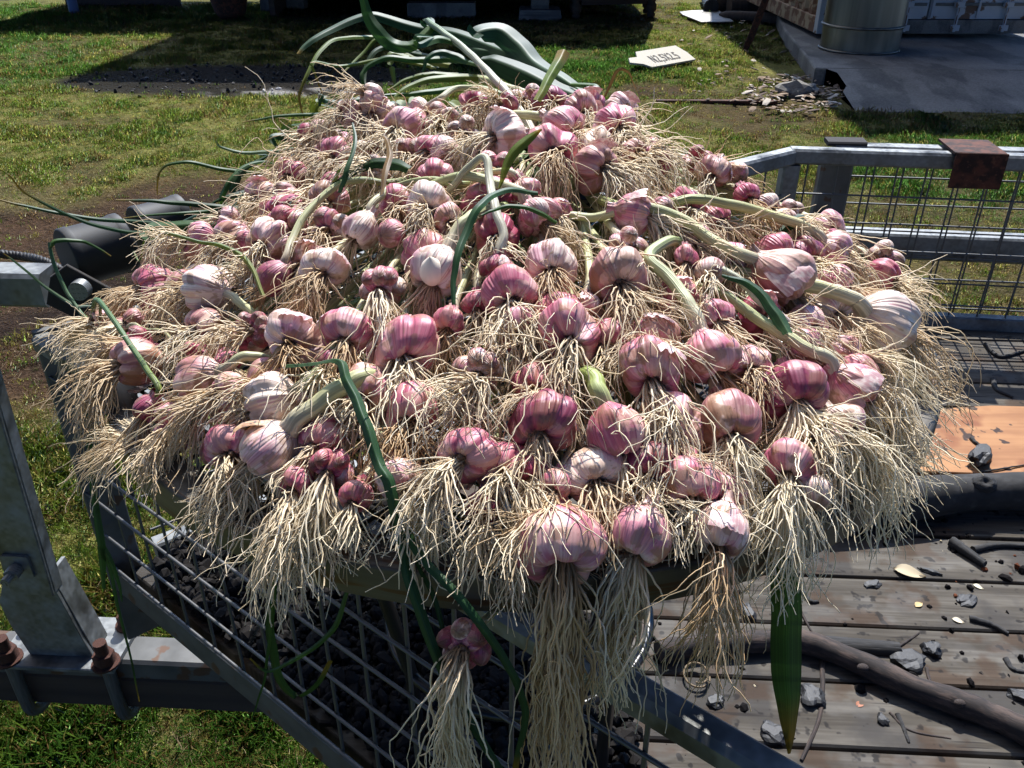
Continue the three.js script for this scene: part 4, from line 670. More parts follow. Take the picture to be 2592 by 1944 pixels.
function growRoots(b, c, axis, R, o, r) {           // axis points out of the root end
  const n = Math.round(1.2 * (o.n ?? 64)), Lm = (o.to && o.to.x < -0.3 ? 0.62 : 0.82) * (o.L ?? 0.085), cone = o.cone ?? 0.62, grav = o.g ?? 0.12, X = new THREE.Vector3().crossVectors(axis, V(0.3, 0.9, 0.2)).normalize(), Y = new THREE.Vector3().crossVectors(axis, X);
  const far = c.distanceTo(camera.position) > 0.78;
  const near = SPH.filter(s => s.c.distanceTo(c) < Lm + s.r + 0.03);
  const tan = o.tan ?? r() * 0.6, cr = lin([222, 205, 170]), ct = lin([184, 150, 106]), cw = lin([232, 221, 196]), groups = [];
  for (let k = 0; k < 9; k++) { const a = r() * 6.28, d = Math.sqrt(r()); groups.push([Math.cos(a) * d, Math.sin(a) * d, r() * 200]); }
  for (let k = 0; k < 9; k++) { const g = new THREE.IcosahedronGeometry(0.0012 + 0.0022 * r() * r(), 0), p = c.clone().addScaledVector(axis, R * (0.48 + 0.3 * r())).addScaledVector(X, (r() - 0.5) * R * 0.6).addScaledVector(Y, (r() - 0.5) * R * 0.6); g.translate(p.x, p.y, p.z); b.geo(g, 1, lin([84, 62, 44])); }
  const d = V(0, 0, 0), tmp = V(0, 0, 0), st = 0.0058;
  for (let k = 0; k < n; k++) {
    const gr = groups[k % 9], a = r() * 6.28, q = Math.sqrt(r()) * 0.24 * R;
    const p = c.clone().addScaledVector(axis, R * 0.44).addScaledVector(X, Math.cos(a) * q).addScaledVector(Y, Math.sin(a) * q);
    const wild = r() < 0.1 ? 1.2 : 0.3;
    d.copy(axis).addScaledVector(X, cone * gr[0] + wild * (r() - 0.5)).addScaledVector(Y, cone * gr[1] + wild * (r() - 0.5)); if (o.to) d.addScaledVector(o.to, 0.5); d.normalize();
    const L = Lm * (0.45 + 0.75 * Math.pow(r(), 0.7)), steps = Math.max(4, Math.round(L / st)), pts = [p.clone()], sx = r() * 50 + k, gk = grav * (0.6 + 0.8 * r());
    for (let s = 0; s < steps; s++) {
      const w = 0.13 + (r() < 0.06 ? 0.5 : 0), wg = 0.2, gs = gr[2];
      d.x += wg * pn(gs, s * 0.3, 0.5) * 1.4; d.y += wg * pn(gs, s * 0.3, 9.5) * 1.4; d.z += wg * pn(gs, s * 0.3, 19.5) * 1.4;
      d.x += w * (pn(sx, s * 0.35, 0.5) * 1.3 + (r() - 0.5) * 0.25); d.y += w * (pn(sx, s * 0.35, 9.5) * 1.3 + (r() - 0.5) * 0.25) - gk; d.z += w * (pn(sx, s * 0.35, 19.5) * 1.3 + (r() - 0.5) * 0.25); d.normalize();
      p.addScaledVector(d, st);
      for (const S of near) { tmp.subVectors(p, S.c); const l = tmp.length(), lim = S.own === c && s < 5 ? S.r * 0.8 : S.r + 0.001; if (l < lim && l > 1e-5) { tmp.multiplyScalar(1 / l); p.copy(S.c).addScaledVector(tmp, lim); const dn = d.dot(tmp); if (dn < 0) { d.addScaledVector(tmp, -dn * 0.9); d.normalize(); } } }
      const rho = Math.hypot(p.x - TC.x, p.z - TC.z); const fl = Math.max(H(p.x, -p.z) - 0.04, YT + 0.002);
      if (rho < TR + 0.004 && p.y < fl && p.y > YT - 0.03) { p.y = fl + 0.002 * r(); if (d.y < 0) { d.y *= 0.1; d.normalize(); } }
      pts.push(p.clone());
    }
    for (let s = 1; s < pts.length; s++) { const A = 0.0013 * Math.min(1, s / 4); pts[s].x += A * pn(sx + 3, s * 0.6, 1.5) * 1.6; pts[s].y += A * pn(sx + 3, s * 0.6, 7.5) * 1.6; pts[s].z += A * pn(sx + 3, s * 0.6, 13.5) * 1.6; }
    const rad = (0.00052 + 0.00042 * r()) * (o.th ?? 1), t0 = clamp(tan + (r() - 0.5) * 0.5), c1 = mix3(mix3(cr, cw, r() * 0.8), ct, t0), v = 0.85 + 0.25 * r(), c2 = c1.map(x => x * v), cb = lin([122, 92, 60]);
    b.tube(pts, t => rad * (1.1 - 0.7 * t), far ? 3 : 4, t => mix3(cb, c2, sst(0.02, 0.16 + 0.1 * tan, t)), false);
    if (r() < 0.34) { const m = Math.floor(pts.length * (0.4 + 0.4 * r())), e = pts[m], bd = V(r() - 0.5, r() - 0.6, r() - 0.5).normalize(); b.tube([e.clone(), e.clone().addScaledVector(bd, 0.005), e.clone().addScaledVector(bd, 0.009).add(V(0, -0.002, 0.001))], t => rad * 0.55, 3, () => c2, false); }
  }
}
const stemCol = (o) => { const a = lin(o.c0 ?? [226, 208, 190]), b = lin(o.c1 ?? [206, 206, 154]), c = lin(o.c2 ?? [146, 166, 92]); return t => t < 0.35 ? mix3(a, b, t / 0.35) : mix3(b, c, (t - 0.35) / 0.65); };
const LEAFC = { g: [[100, 134, 56], [68, 112, 50]], b: [[80, 118, 72], [58, 102, 62]], y: [[156, 162, 62], [124, 148, 52]], d: [[66, 102, 48], [50, 88, 44]], t: [[150, 112, 60], [160, 124, 70]], w: [[176, 190, 150], [120, 150, 110]] };
function leafMesh(L, parent, r) {
  const pts = spline(L.p.map(pt), Math.max(12, L.p.length * 7)), w = L.w, b = new MB(), cc = LEAFC[L.c ?? 'g'].map(lin), tip = lin([168, 138, 48]), ty = L.tip ?? 0.12;
  pts.forEach((p, k) => { p.y += 0.0012 * pn(k * 0.15, w * 999); p.x += 0.0012 * pn(k * 0.15, 3 + w * 999); });
  const side = V(0, 0, 0), T = pts[pts.length - 1].clone().sub(pts[0]).normalize();
  side.crossVectors(L.up ?? V(0, 0.72, 0.69).normalize(), T).normalize(); if (L.side) side.copy(L.side);
  const sd = t => { const i = Math.min(pts.length - 2, Math.floor(t * (pts.length - 1))), TT = pts[i + 1].clone().sub(pts[i]).normalize(); if (L.side) return side; const s = new THREE.Vector3().crossVectors(L.up ?? V(0, 0.72, 0.69), TT); if (s.length() < 0.25) return side; s.normalize(); if (s.dot(side) < 0) s.negate(); const tw = (L.tw ?? 0) * (t - 0.3); return s.applyAxisAngle(TT, tw); };
  b.ribbon(pts, t => 0.56 * w * (L.wf ? L.wf(t) : (0.55 + 0.45 * sst(0, 0.25, t)) * Math.pow(1 - t * 0.97, 0.62)) + 0.0004, sd, L.fold ?? 0.35, t => mix3(mix3(cc[0], cc[1], sst(0, 0.4, t)), tip, ty > 0 ? sst(1 - ty, 1.02 - ty * 0.3, t) : 0));
  return b.build('leaf', M.leaf, parent);
}
function huskMesh(parent, c, R, dir, seed, up) {     // a torn flap of dry skin standing off the bulb
  const r = rng(seed), q = quatY(dir), a0 = r() * 6.28, sp = 0.9 + 0.5 * r();
  const g = grid(16, 10, (u, v) => { const th = a0 + (u - 0.5) * sp * (1 - 0.25 * v), edge = v > 0.8 ? 0.16 * pn(u * 7, seed, v * 2) : 0, ph = lerp(0.9, -0.35, v) + edge, rr = R * (0.9 + 0.04 * pn(u * 3, v * 3, seed) + (up ?? 0.5) * v * v * 0.5); return V(Math.cos(ph) * Math.cos(th) * rr, Math.sin(ph) * rr * 0.8, Math.cos(ph) * Math.sin(th) * rr).applyQuaternion(q).add(c); });
  const b = new MB(); b.geo(g); return b.build('husk', seed % 3 ? M.husk : M.skinFlake, parent);
}
const GATHER = V(0.02, 0, -1.16);
const PLANTS = []; let pid = 0;
function G(t, x, y, rz, ang, face, tone, label, o = {}) { PLANTS.push({ t, x, y, rz, ang, face, tone, label, o, id: ++pid }); }
const GRP = 'garlic bulbs heaped on the round table';
// --- top row, left to right
G(1, 1980, 862, 46, 170, 20, 'R', 'small dark red garlic clove bulb at the far left end of the top row', { k: 'clove', n: 10, L: 0.05 });
G(1, 2095, 880, 92, 150, 35, 'W', 'pink and white garlic bulb beside the small red one, far left of the top row', { n: 130, L: 0.19, to: V(-0.3, -0.5, 0.5) });
G(2, 50, 730, 82, 160, 20, 'K', 'pale pink garlic bulb on the upper left of the top row, above the root curtain', { n: 50 });
G(2, 195, 625, 78, 200, 15, 'W', 'highest white and pink garlic bulb at the left of the top row', { n: 36 });
G(2, 225, 740, 105, 110, 45, 'W', 'cream garlic bulb with narrow cloves in the middle of the top left cluster', { n: 80, L: 0.14, lobes: 8, dep: 0.16 });
G(2, 400, 830, 118, 130, 30, 'K', 'broad dusky pink garlic bulb under the cream stems of the top left cluster', { n: 100, L: 0.15 });
G(2, 510, 715, 66, 250, 10, 'W', 'small white garlic bulb whose pale stalk runs right along the top', { n: 20, stem: [[2, 640, 705, 0.012], [2, 760, 655, 0.015], [2, 930, 632, 0.01]], sr: 0.0075 });
G(2, 1050, 700, 98, 205, 40, 'R', 'wrinkled dark red garlic bulb of the top row, left of the long leaning stalk', { k: 'cluster', nc: 5, n: 60, L: 0.06, tan: 0.5 });
G(2, 1045, 885, 138, 160, 25, 'W', 'large white garlic bulb with a red striped end, below the wrinkled one', { n: 120, L: 0.15, to: V(-0.9, -0.1, 0.4), cone: 0.5 });
G(2, 1430, 825, 125, 45, 15, 'P', 'purple garlic bulb at the top, just right of the long leaning stalk', { n: 60, L: 0.09, stem: [[2, 1320, 785, 0.004], [2, 1230, 775, 0.004], [2, 1120, 745, 0]], sr: 0.011, c2: [216, 214, 180] });
G(2, 1765, 835, 140, 20, 15, 'P', 'purple garlic bulb at the right end of the top row, under the green leaf base', { n: 90, L: 0.1, stem: [[2, 1600, 745, 0, 1.05], [2, 1420, 690, 0, 1.07], [2, 1250, 630, 0, 1.09], [2, 1100, 575, 0, 1.12], [2, 950, 525, 0, 1.16], [2, 820, 505, 0, 1.2]], sr: 0.013, c0: [222, 190, 186], c1: [222, 212, 184], c2: [176, 186, 112] });
G(2, 1375, 985, 152, 95, 50, 'P', 'violet and white garlic bulb on the long stalk that leans across the top', { n: 80, L: 0.12, tan: 0.6,
  stem: [[2, 1270, 905, 0, 0.985], [2, 1170, 735, 0, 1.04], [2, 1040, 560, 0, 1.1], [2, 900, 415, 0, 1.17], [2, 780, 300, 0, 1.24], [2, 650, 205, 0, 1.3], [2, 560, 135, 0, 1.35]], sr: 0.011, c1: [222, 218, 196], c2: [92, 130, 84],
  leaf: [{ p: [[2, 720, 270, 0, 1.26], [2, 620, 245, 0, 1.25], [2, 500, 285, 0, 1.22], [2, 490, 240, 0, 1.22], [2, 600, 240, 0, 1.25]], w: 0.014, c: 'g', tip: 0 },
    { p: [[2, 600, 160, 0, 1.33], [2, 450, 290, 0, 1.3], [2, 330, 280, 0, 1.3], [2, 230, 190, 0, 1.3], [2, 165, 80, 0, 1.31], [2, 135, -40, 0, 1.32]], w: 0.02, c: 'g', tip: 0, wf: t => 0.5 + 0.5 * Math.sin(Math.PI * clamp(t * 1.1)) * (1 - t * 0.3) },
    { p: [[2, 590, 155, 0, 1.34], [2, 560, 128, 0, 1.36], [2, 530, 150, 0, 1.36], [2, 560, 190, 0, 1.36]], w: 0.014, c: 'b', tip: 0 }] });
G(2, 1650, 1090, 140, 25, 35, 'B', 'brownish purple garlic bulb beside the violet one, roots sweeping right', { n: 130, L: 0.13, to: V(0.8, -0.3, 0.3) });
G(2, 2050, 1040, 85, 150, 30, 'R', 'dark pink garlic bulb hidden in roots near the right end of the top row', { n: 60, L: 0.1 });
G(2, 1890, 980, 60, 40, 30, 'B', 'tan garlic bulb sunk under the pale roots at upper right', { n: 110, L: 0.12, to: V(0.9, 0.0, 0.3) });
// --- second row
G(2, 575, 965, 84, 120, 30, 'R', 'dark red garlic bulb left of the small pink one, under the thin pale roots', { n: 30, L: 0.06 });
G(2, 665, 975, 84, 60, 25, 'K', 'small smooth pink garlic bulb left of the fan of white roots', { k: 'clove', n: 0 });
G(2, 230, 1105, 90, 200, 40, 'W', 'small white and pink garlic bulb in the shade below the top left roots', { k: 'cluster', nc: 4, n: 20 });
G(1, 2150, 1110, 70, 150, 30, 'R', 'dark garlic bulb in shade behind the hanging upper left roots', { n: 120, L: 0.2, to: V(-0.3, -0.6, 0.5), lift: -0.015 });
G(2, 1140, 1125, 62, 100, 30, 'K', 'small pink garlic bulb in the dip below the white garlic', { n: 20, L: 0.05, lift: -0.01 });
G(2, 1200, 1235, 72, 100, 30, 'P', 'narrow purple garlic bulb on a slanting stem below the middle dip', { n: 20, L: 0.05, stem: [[2, 1100, 1180, 0.01], [2, 960, 1120, 0.0], [2, 850, 1080, -0.01]], sr: 0.007 });
G(2, 1400, 1280, 80, 70, 40, 'P', 'purple garlic bulb mostly covered by the brown roots of the violet bulb', { n: 50, L: 0.09, lift: -0.015 });
G(2, 560, 1340, 138, 100, 45, 'W', 'big pale garlic bulb with brown red cap right of the curled leaf', { n: 90, L: 0.07, tan: 0.3, cleft: 0.1 });
G(2, 690, 1420, 92, 60, 35, 'K', 'rosy garlic bulb tucked against the right of the big pale one', { n: 20, L: 0.05 });
G(2, 120, 1490, 115, 170, 30, 'W', 'white and rose garlic bulb left of the small round purple one', { n: 20, stem: [[2, 195, 1410, 0.01], [2, 260, 1340, 0.01], [2, 330, 1250, 0.005], [2, 600, 1235, 0.01]], sr: 0.008, c2: [130, 150, 70] });
G(2, 315, 1512, 78, 150, 40, 'P', 'small round purple garlic bulb between the white one and a root ball', { k: 'clove', n: 0 });
G(2, 1270, 1395, 140, 60, 35, 'P', 'purple garlic bulb with bulging side cloves in the centre of the second row', { k: 'cluster', nc: 6, n: 110, L: 0.11, to: V(0.9, -0.1, 0.3), tan: 0.5, stem: [[2, 1160, 1330, 0.012], [2, 1000, 1270, 0.012], [2, 830, 1225, 0.012], [2, 650, 1240, 0.01]], sr: 0.01, c2: [150, 165, 90] });
G(2, 1310, 1590, 80, 90, 40, 'W', 'white garlic bulb below the one with bulging cloves', { n: 20, L: 0.05, lift: -0.01 });
G(2, 1900, 1385, 120, 30, 35, 'P', 'boldly purple striped garlic bulb on the right of the second row', { n: 120, L: 0.1, to: V(0.5, -0.5, 0.4), stem: [[2, 1800, 1370, 0], [2, 1650, 1340, -0.01], [2, 1400, 1260, -0.02]], sr: 0.009 });
G(2, 2085, 1340, 46, 30, 30, 'K', 'tiny pink bulblet right of the boldly striped purple garlic', { k: 'clove', n: 0 });
G(2, 1850, 1595, 125, 70, 40, 'K', 'rose garlic bulb below the boldly striped one, under root strands', { n: 110, L: 0.1, k: 'cluster', nc: 5 });
G(3, 205, 1110, 98, 120, 20, 'B', 'brownish pink garlic bulb at the right shoulder of the heap below the rail', { n: 30, L: 0.07 });
G(3, 352, 1125, 58, 60, 20, 'K', 'pink round bulblet at the right shoulder of the heap', { k: 'clove', n: 40, L: 0.06, tan: 0.8 });
G(3, 240, 1340, 66, 60, 30, 'P', 'shaded violet garlic bulb under roots at the right shoulder', { n: 80, L: 0.1, lift: -0.01 });
G(3, 415, 1265, 70, 70, 30, 'R', 'deep rose garlic bulb among the brown roots of the right shoulder', { n: 60, L: 0.08, tan: 0.9 });
G(3, 545, 1335, 66, 40, 20, 'W', 'papery white garlic bulb with a torn skin at the right shoulder', { n: 20, L: 0.05, husk: 1 });
G(3, 655, 1430, 62, 40, 20, 'K', 'rightmost pink garlic bulb of the second row beside the wire mesh', { n: 30, L: 0.06 });
// --- third row
G(1, 1290, 1570, 108, 190, 20, 'K', 'pale pink garlic bulb at the left edge, beside the folded leaf', { n: 90, L: 0.08 });
G(1, 1480, 1425, 78, 200, 10, 'K', 'small pink garlic bulb just above the broad folded leaf', { n: 20, L: 0.05 });
G(1, 1880, 1455, 132, 110, 20, 'R', 'dark rose garlic bulb above the papery pink one, behind the green leaf', { n: 40, L: 0.07, k: 'cluster', nc: 6 });
G(1, 1760, 1570, 140, 130, 35, 'K', 'papery pink garlic bulb with folded skin right of the brown bent leaf tip', { n: 70, L: 0.08, lobes: 6, dep: 0.2 });
G(1, 1590, 1560, 58, 180, 30, 'R', 'round rose bulblet left of the papery pink garlic', { k: 'clove', n: 16, L: 0.04 });
G(4, 1680, 40, 70, 160, 30, 'B', 'small brown pink garlic bulb above the dark purple round one', { n: 40, L: 0.06, lift: -0.01 });
G(4, 1765, 155, 112, 170, 40, 'D', 'dark purple round garlic bulb with a thin neck on the left half', { k: 'single', n: 24, L: 0.035, tan: 0.9, stem: [[4, 1860, 90, 0.01], [4, 1900, -20, 0.012], [1, 2000, 1480, 0.015], [1, 2212, 1290, 0.015], [2, 130, 1230, 0.01]], sr: 0.008, c0: [190, 150, 150], c2: [128, 146, 64] });
G(4, 2110, 85, 145, 100, 40, 'W', 'white and purple striped garlic bulb over brown matted roots, left half', { n: 110, L: 0.08, tan: 0.7 });
G(5, 270, 195, 150, 100, 40, 'P', 'purple garlic bulb with a knobbly clove on its left, roots hanging down', { n: 90, L: 0.1, k: 'cluster', nc: 7 });
G(5, 620, 100, 178, 110, 40, 'W', 'pale garlic bulb with a white pointed bulblet on its front', { n: 60, L: 0.09, tan: 0.6, bulbil: 1, stem: [[5, 740, -60, 0.012], [2, 820, 1530, 0.015], [2, 915, 1450, 0.012]], sr: 0.012 });
G(5, 1010, 75, 118, 100, 30, 'R', 'red garlic bulb with separated cloves behind the green curling leaf', { k: 'cluster', nc: 6, n: 60, L: 0.07, stem: [[2, 1050, 1600, 0.012], [2, 1000, 1500, 0.02], [2, 965, 1340, 0.022], [2, 930, 1225, 0.03], [2, 800, 1238, 0.018]], sr: 0.0085, c0: [222, 214, 190], c1: [224, 220, 196], c2: [196, 200, 140] });
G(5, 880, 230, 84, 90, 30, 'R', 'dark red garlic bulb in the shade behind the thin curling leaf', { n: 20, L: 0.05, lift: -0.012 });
G(5, 1375, 50, 170, 100, 35, 'W', 'cream topped garlic bulb with purple flank above a brown root ball', { n: 100, L: 0.075, tan: 0.7 });
G(5, 1085, 255, 178, 75, 40, 'P', 'mauve garlic bulb in the middle with roots swept to its lower left', { n: 120, L: 0.13, to: V(-0.5, -0.5, 0.5) });
G(5, 1790, 160, 200, 80, 45, 'B', 'broad brown pink garlic bulb with long roots fanned below, centre right', { n: 130, L: 0.13, stem: null, to: V(0.3, -0.5, 0.4) });
G(5, 1590, 260, 110, 100, 30, 'K', 'pale rose garlic bulb under the fanned roots of the broad brown pink one', { n: 20, L: 0.05, lift: -0.012 });
G(6, 20, 20, 80, 100, 30, 'P', 'small purple striped garlic bulb above the white pointed one, right half', { n: 60, L: 0.08, tan: 0.6 });
G(6, 172, 105, 102, 110, 40, 'W', 'white pink pointed garlic clove bulb left of the big violet brown one', { k: 'clove', n: 50, L: 0.07, stem: null });
G(6, 610, 165, 212, 85, 30, 'B', 'big violet garlic bulb with a torn brown skin patch, right half', { n: 110, L: 0.13, to: V(0.3, -0.5, 0.3), husk: 1, cleft: 0.34, stem: [[6, 450, 85, 0.01], [6, 260, 20, 0.01], [3, 0, 1500, 0.01], [2, 2000, 1420, 0.01]], sr: 0.012, c2: [170, 178, 110] });
G(3, 985, 1620, 100, 10, 10, 'K', 'pink garlic bulb at the right edge lying below a yellow leaf tip', { n: 60, L: 0.08, stem: [[3, 850, 1560, 0.008], [3, 600, 1470, 0.01], [3, 300, 1380, 0.008], [3, 60, 1330, 0.006]], sr: 0.011, c1: [214, 210, 150] });
G(6, 985, 130, 150, 20, 10, 'P', 'slim purple garlic bulb behind the pale roots on the right edge', { n: 120, L: 0.12, to: V(1, -0.1, 0.2), lift: -0.01 });
G(6, 1320, 440, 192, 15, 15, 'W', 'large white and purple garlic bulb at the far right with a thick stalk', { n: 140, L: 0.14, to: V(0.5, -0.5, 0.1), long: 1.25, cleft: 0.05, stem: [[6, 1080, 380, 0.015], [6, 920, 320, 0.015], [6, 760, 250, 0.01], [6, 500, 130, 0], [6, 200, 20, -0.01]], sr: 0.014, c1: [216, 212, 158] });
// --- left flank
G(4, 1005, 205, 158, 165, 25, 'P', 'purple garlic bulb with a white belly at the upper left edge of the heap', { n: 120, L: 0.1, to: V(-0.9, -0.1, 0.2) });
G(4, 1365, 225, 172, 140, 35, 'W', 'smooth pink white garlic bulb with a deep crease on the left flank', { n: 110, L: 0.1, to: V(-0.8, -0.2, 0.4), stem: [[4, 1540, 290, 0], [4, 1650, 330, -0.01]], cleft: 0.3 });
G(4, 660, 415, 66, 170, 20, 'K', 'small dusty pink garlic bulb at the far left edge', { n: 60, L: 0.11, to: V(-0.8, -0.3, 0.2) });
G(4, 870, 420, 72, 150, 20, 'B', 'small brown streaked garlic bulb behind the necked one on the left edge', { n: 70, L: 0.09, to: V(-0.8, -0.3, 0.3) });
G(4, 770, 490, 98, 180, 25, 'B', 'small necked garlic bulb pointing right on the left edge', { n: 70, L: 0.11, to: V(-0.8, -0.4, 0.3), stem: [[4, 870, 490, 0.008], [4, 960, 515, 0.006], [4, 1060, 515, 0.004]], sr: 0.004, c2: [150, 140, 80] });
G(4, 895, 585, 132, 190, 30, 'R', 'wrinkled dark pink garlic bulb crossed by the green stalk on the left', { n: 70, L: 0.11, to: V(-0.8, -0.4, 0.3), k: 'cluster', nc: 5 });
G(4, 885, 700, 158, 170, 30, 'B', 'long tan pink garlic bulb with papery husk on the left edge', { n: 120, L: 0.13, to: V(-0.5, -0.7, 0.3), husk: 1, long: 1.2 });
G(4, 1270, 640, 82, 100, 35, 'R', 'pair of shiny red cloves under a roof of pale roots on the left', { k: 'cluster', nc: 3, n: 0 });
G(4, 1475, 690, 60, 60, 30, 'R', 'half hidden red garlic right of the shiny red pair', { n: 90, L: 0.09, tan: 0.4 });
G(4, 1600, 395, 80, 150, 30, 'R', 'crimson bulb behind the bright red split garlic on the left', { k: 'cluster', nc: 5, n: 90, L: 0.1, lift: -0.008 });
G(4, 1655, 500, 135, 200, 55, 'R', 'bright red split garlic bulb with its cloves laid open', { k: 'cluster', nc: 9, n: 24, L: 0.05 });
G(4, 1920, 545, 178, 110, 50, 'K', 'pink garlic bulb with a brown husk patch and brown roots, left of centre', { n: 70, L: 0.06, tan: 0.9, husk: 1 });
G(4, 1300, 810, 158, 170, 25, 'B', 'long pale mauve garlic bulb whose stalk runs up right, left flank', { n: 40, L: 0.08, long: 1.15, stem: [[4, 1470, 795, 0.01], [4, 1600, 720, 0.01], [4, 1700, 660, 0.0]], sr: 0.009, c1: [206, 206, 160] });
G(4, 960, 990, 92, 110, 30, 'D', 'dark garlic bulb low on the left edge at the foot of the tall green stalk', { n: 130, L: 0.15, to: V(-0.4, -0.8, 0.4), sr: 0.0055,
  stem: [[4, 1050, 945, 0.012], [4, 980, 860, 0.02], [4, 890, 760, 0.03], [4, 720, 590, 0.05], [4, 560, 410, 0, 0.92], [4, 430, 230, 0, 0.95], [4, 340, 20, 0, 0.97], [1, 320, 1570, 0, 0.98]], c0: [150, 160, 60], c1: [78, 116, 50], c2: [66, 104, 60],
  leaf: [{ p: [[1, 320, 1600, 0, 0.975], [1, 350, 1565, 0, 0.98], [1, 470, 1555, 0, 0.99], [1, 580, 1580, 0, 1.0], [1, 720, 1659, 0, 1.0]], w: 0.006, c: 'g' }, { p: [[4, 720, 590, 0.05], [4, 630, 530, 0, 0.87], [4, 590, 590, 0, 0.86], [4, 565, 720, 0, 0.85], [4, 630, 880, 0, 0.84], [4, 710, 990, 0, 0.83]], w: 0.009, c: 'd', tip: 0.2 }] });
G(4, 1480, 890, 125, 180, 30, 'K', 'rose garlic bulb with a long neck beside the glossy white striped one', { n: 110, L: 0.12, to: V(-0.4, -0.8, 0.4), cleft: 0.05 });
G(4, 1765, 950, 188, 200, 20, 'W', 'glossy white garlic bulb with red stripes at the front left', { n: 24, L: 0.06, cleft: 0.22, stem: [[4, 1930, 915, 0.006], [4, 2050, 815, 0.006], [5, 60, 420, 0]], sr: 0.011, c1: [206, 206, 150] });
G(4, 1740, 1250, 205, 155, 35, 'W', 'large white garlic bulb with torn brown skin and thick stalk at the front left', { n: 150, L: 0.13, to: V(-0.4, -0.7, 0.4), cleft: 0.12, husk: 2, tan: 0.4, stem: [[4, 1920, 1165, 0.012], [4, 2060, 1070, 0.014], [5, 20, 950, 0.014], [5, 130, 860, 0.01], [5, 240, 760, -0.004]], sr: 0.0155, c0: [226, 206, 190], c1: [212, 212, 160], c2: [196, 200, 136] });
G(4, 2150, 1370, 150, 110, 45, 'R', 'messy purple red garlic bulb with cracked skin at the front left', { n: 110, L: 0.11, tan: 0.2, k: 'cluster', nc: 6, to: V(-0.1, -0.8, 0.4) });
G(4, 1930, 1480, 100, 120, 40, 'R', 'small red garlic bulb low at the front, beside the cracked purple red one', { n: 130, L: 0.11, to: V(-0.1, -0.9, 0.4) });
G(5, 100, 1560, 96, 110, 35, 'R', 'small round red garlic bulb right of the hanging roots at front left', { n: 30, L: 0.05 });
G(5, 50, 510, 170, 100, 40, 'P', 'plump purple garlic bulb left of the big root-fronted mauve one', { n: 90, L: 0.08, tan: 0.8, cleft: 0.2 });
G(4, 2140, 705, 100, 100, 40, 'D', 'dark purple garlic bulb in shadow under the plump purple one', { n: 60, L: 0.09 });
G(5, 700, 385, 112, 100, 30, 'P', 'small purple garlic bulb half hidden behind roots near the centre', { n: 50, L: 0.07, lift: -0.008, tan: 0.7 });
// --- centre
G(5, 410, 600, 240, 85, 35, 'P', 'big mauve garlic bulb with white roots falling from its cleft, left of centre', { n: 130, L: 0.13, cleft: 0.3, husk: 1, tan: 0 });
G(5, 460, 960, 195, 100, 35, 'P', 'purple garlic bulb veiled by the white roots of the bulb above', { n: 110, L: 0.08, tan: 1, lift: -0.006 });
G(5, 880, 740, 170, 90, 45, 'K', 'rosy garlic bulb under a knot of roots in the centre', { n: 150, L: 0.11, k: 'cluster', nc: 7, tan: 0.3 });
G(5, 1490, 520, 215, 105, 50, 'P', 'purple garlic bulb with a rotten brown patch above its roots, centre', { n: 110, L: 0.13, husk: 1, tan: 0.4 });
G(5, 2010, 750, 235, 95, 35, 'P', 'two toned garlic bulb, half pale half purple, right of centre', { n: 110, L: 0.14, cleft: 0.42, tan: 0.2 });
G(6, 200, 390, 122, 70, 30, 'P', 'magenta garlic bulb with thin stripes above the large necked one, right', { n: 50, L: 0.07 });
G(6, 185, 660, 192, 60, 20, 'P', 'large purple garlic bulb with a white neck standing upright, right half', { n: 90, L: 0.1, tan: 0.8, to: V(0.6, -0.2, 0.2), stem: [[6, 75, 485, 0.012], [6, 20, 380, 0.012], [5, 2120, 230, 0.012], [5, 1985, 85, 0.01], [2, 2120, 1600, 0.005]], sr: 0.012, c0: [226, 214, 196], c1: [208, 214, 168], cleft: 0.06 });
G(6, 770, 575, 118, 50, 25, 'K', 'pale rose garlic bulb with a small brown clove at its tip, right flank', { n: 70, L: 0.1, to: V(0.8, -0.2, 0.2), stem: [[6, 650, 490, 0.01], [6, 500, 370, 0.01], [6, 380, 260, 0.012], [6, 275, 175, 0.01], [6, 150, 60, 0]], sr: 0.008, c0: [226, 190, 190], c1: [224, 218, 196] });
G(6, 850, 640, 58, 60, 40, 'B', 'small brown clove hanging at the tip of the pale rose garlic', { k: 'clove', n: 0 });
G(6, 1050, 600, 125, 30, 20, 'K', 'flat pink garlic bulb between the far right bulb and the magenta pair', { n: 80, L: 0.12, to: V(0.9, -0.1, 0.3), lift: -0.005 });
G(6, 1140, 735, 155, 40, 20, 'P', 'shaded purple garlic bulb under pale roots on the right edge', { n: 120, L: 0.13, to: V(0.9, -0.3, 0.3), lift: -0.006 });
G(6, 715, 880, 232, 90, 35, 'D', 'biggest dark purple garlic bulb with white roots below, right flank', { n: 140, L: 0.13, to: V(0.1, -0.7, 0.3), cleft: 0.3, tan: 0 });
G(6, 1095, 865, 172, 20, 20, 'P', 'purple garlic bulb with white shoulder behind the biggest dark one', { n: 120, L: 0.125, to: V(0.7, -0.5, 0.3), stem: [[6, 930, 750, 0.012], [6, 800, 690, 0.012], [6, 640, 580, 0.01], [6, 480, 450, 0.006], [6, 240, 240, 0]], sr: 0.011, c0: [226, 214, 196], c1: [214, 214, 164],
  leaf: [{ p: [[6, 660, 640, 0.02], [6, 580, 500, 0.02], [6, 430, 330, 0.02], [6, 240, 230, 0.015]], w: 0.012, c: 'b', tip: 0, fold: 0.6 }] });
G(6, 1040, 1085, 132, 55, 30, 'W', 'small pink and white garlic bulb with long white roots at the right front', { n: 130, L: 0.12, to: V(0.3, -0.8, 0.2), tan: 0 });
G(6, 285, 1090, 222, 85, 35, 'B', 'flat purple brown garlic bulb above the pale root mat, right front', { n: 130, L: 0.08, cleft: 0.2, tan: 0 });
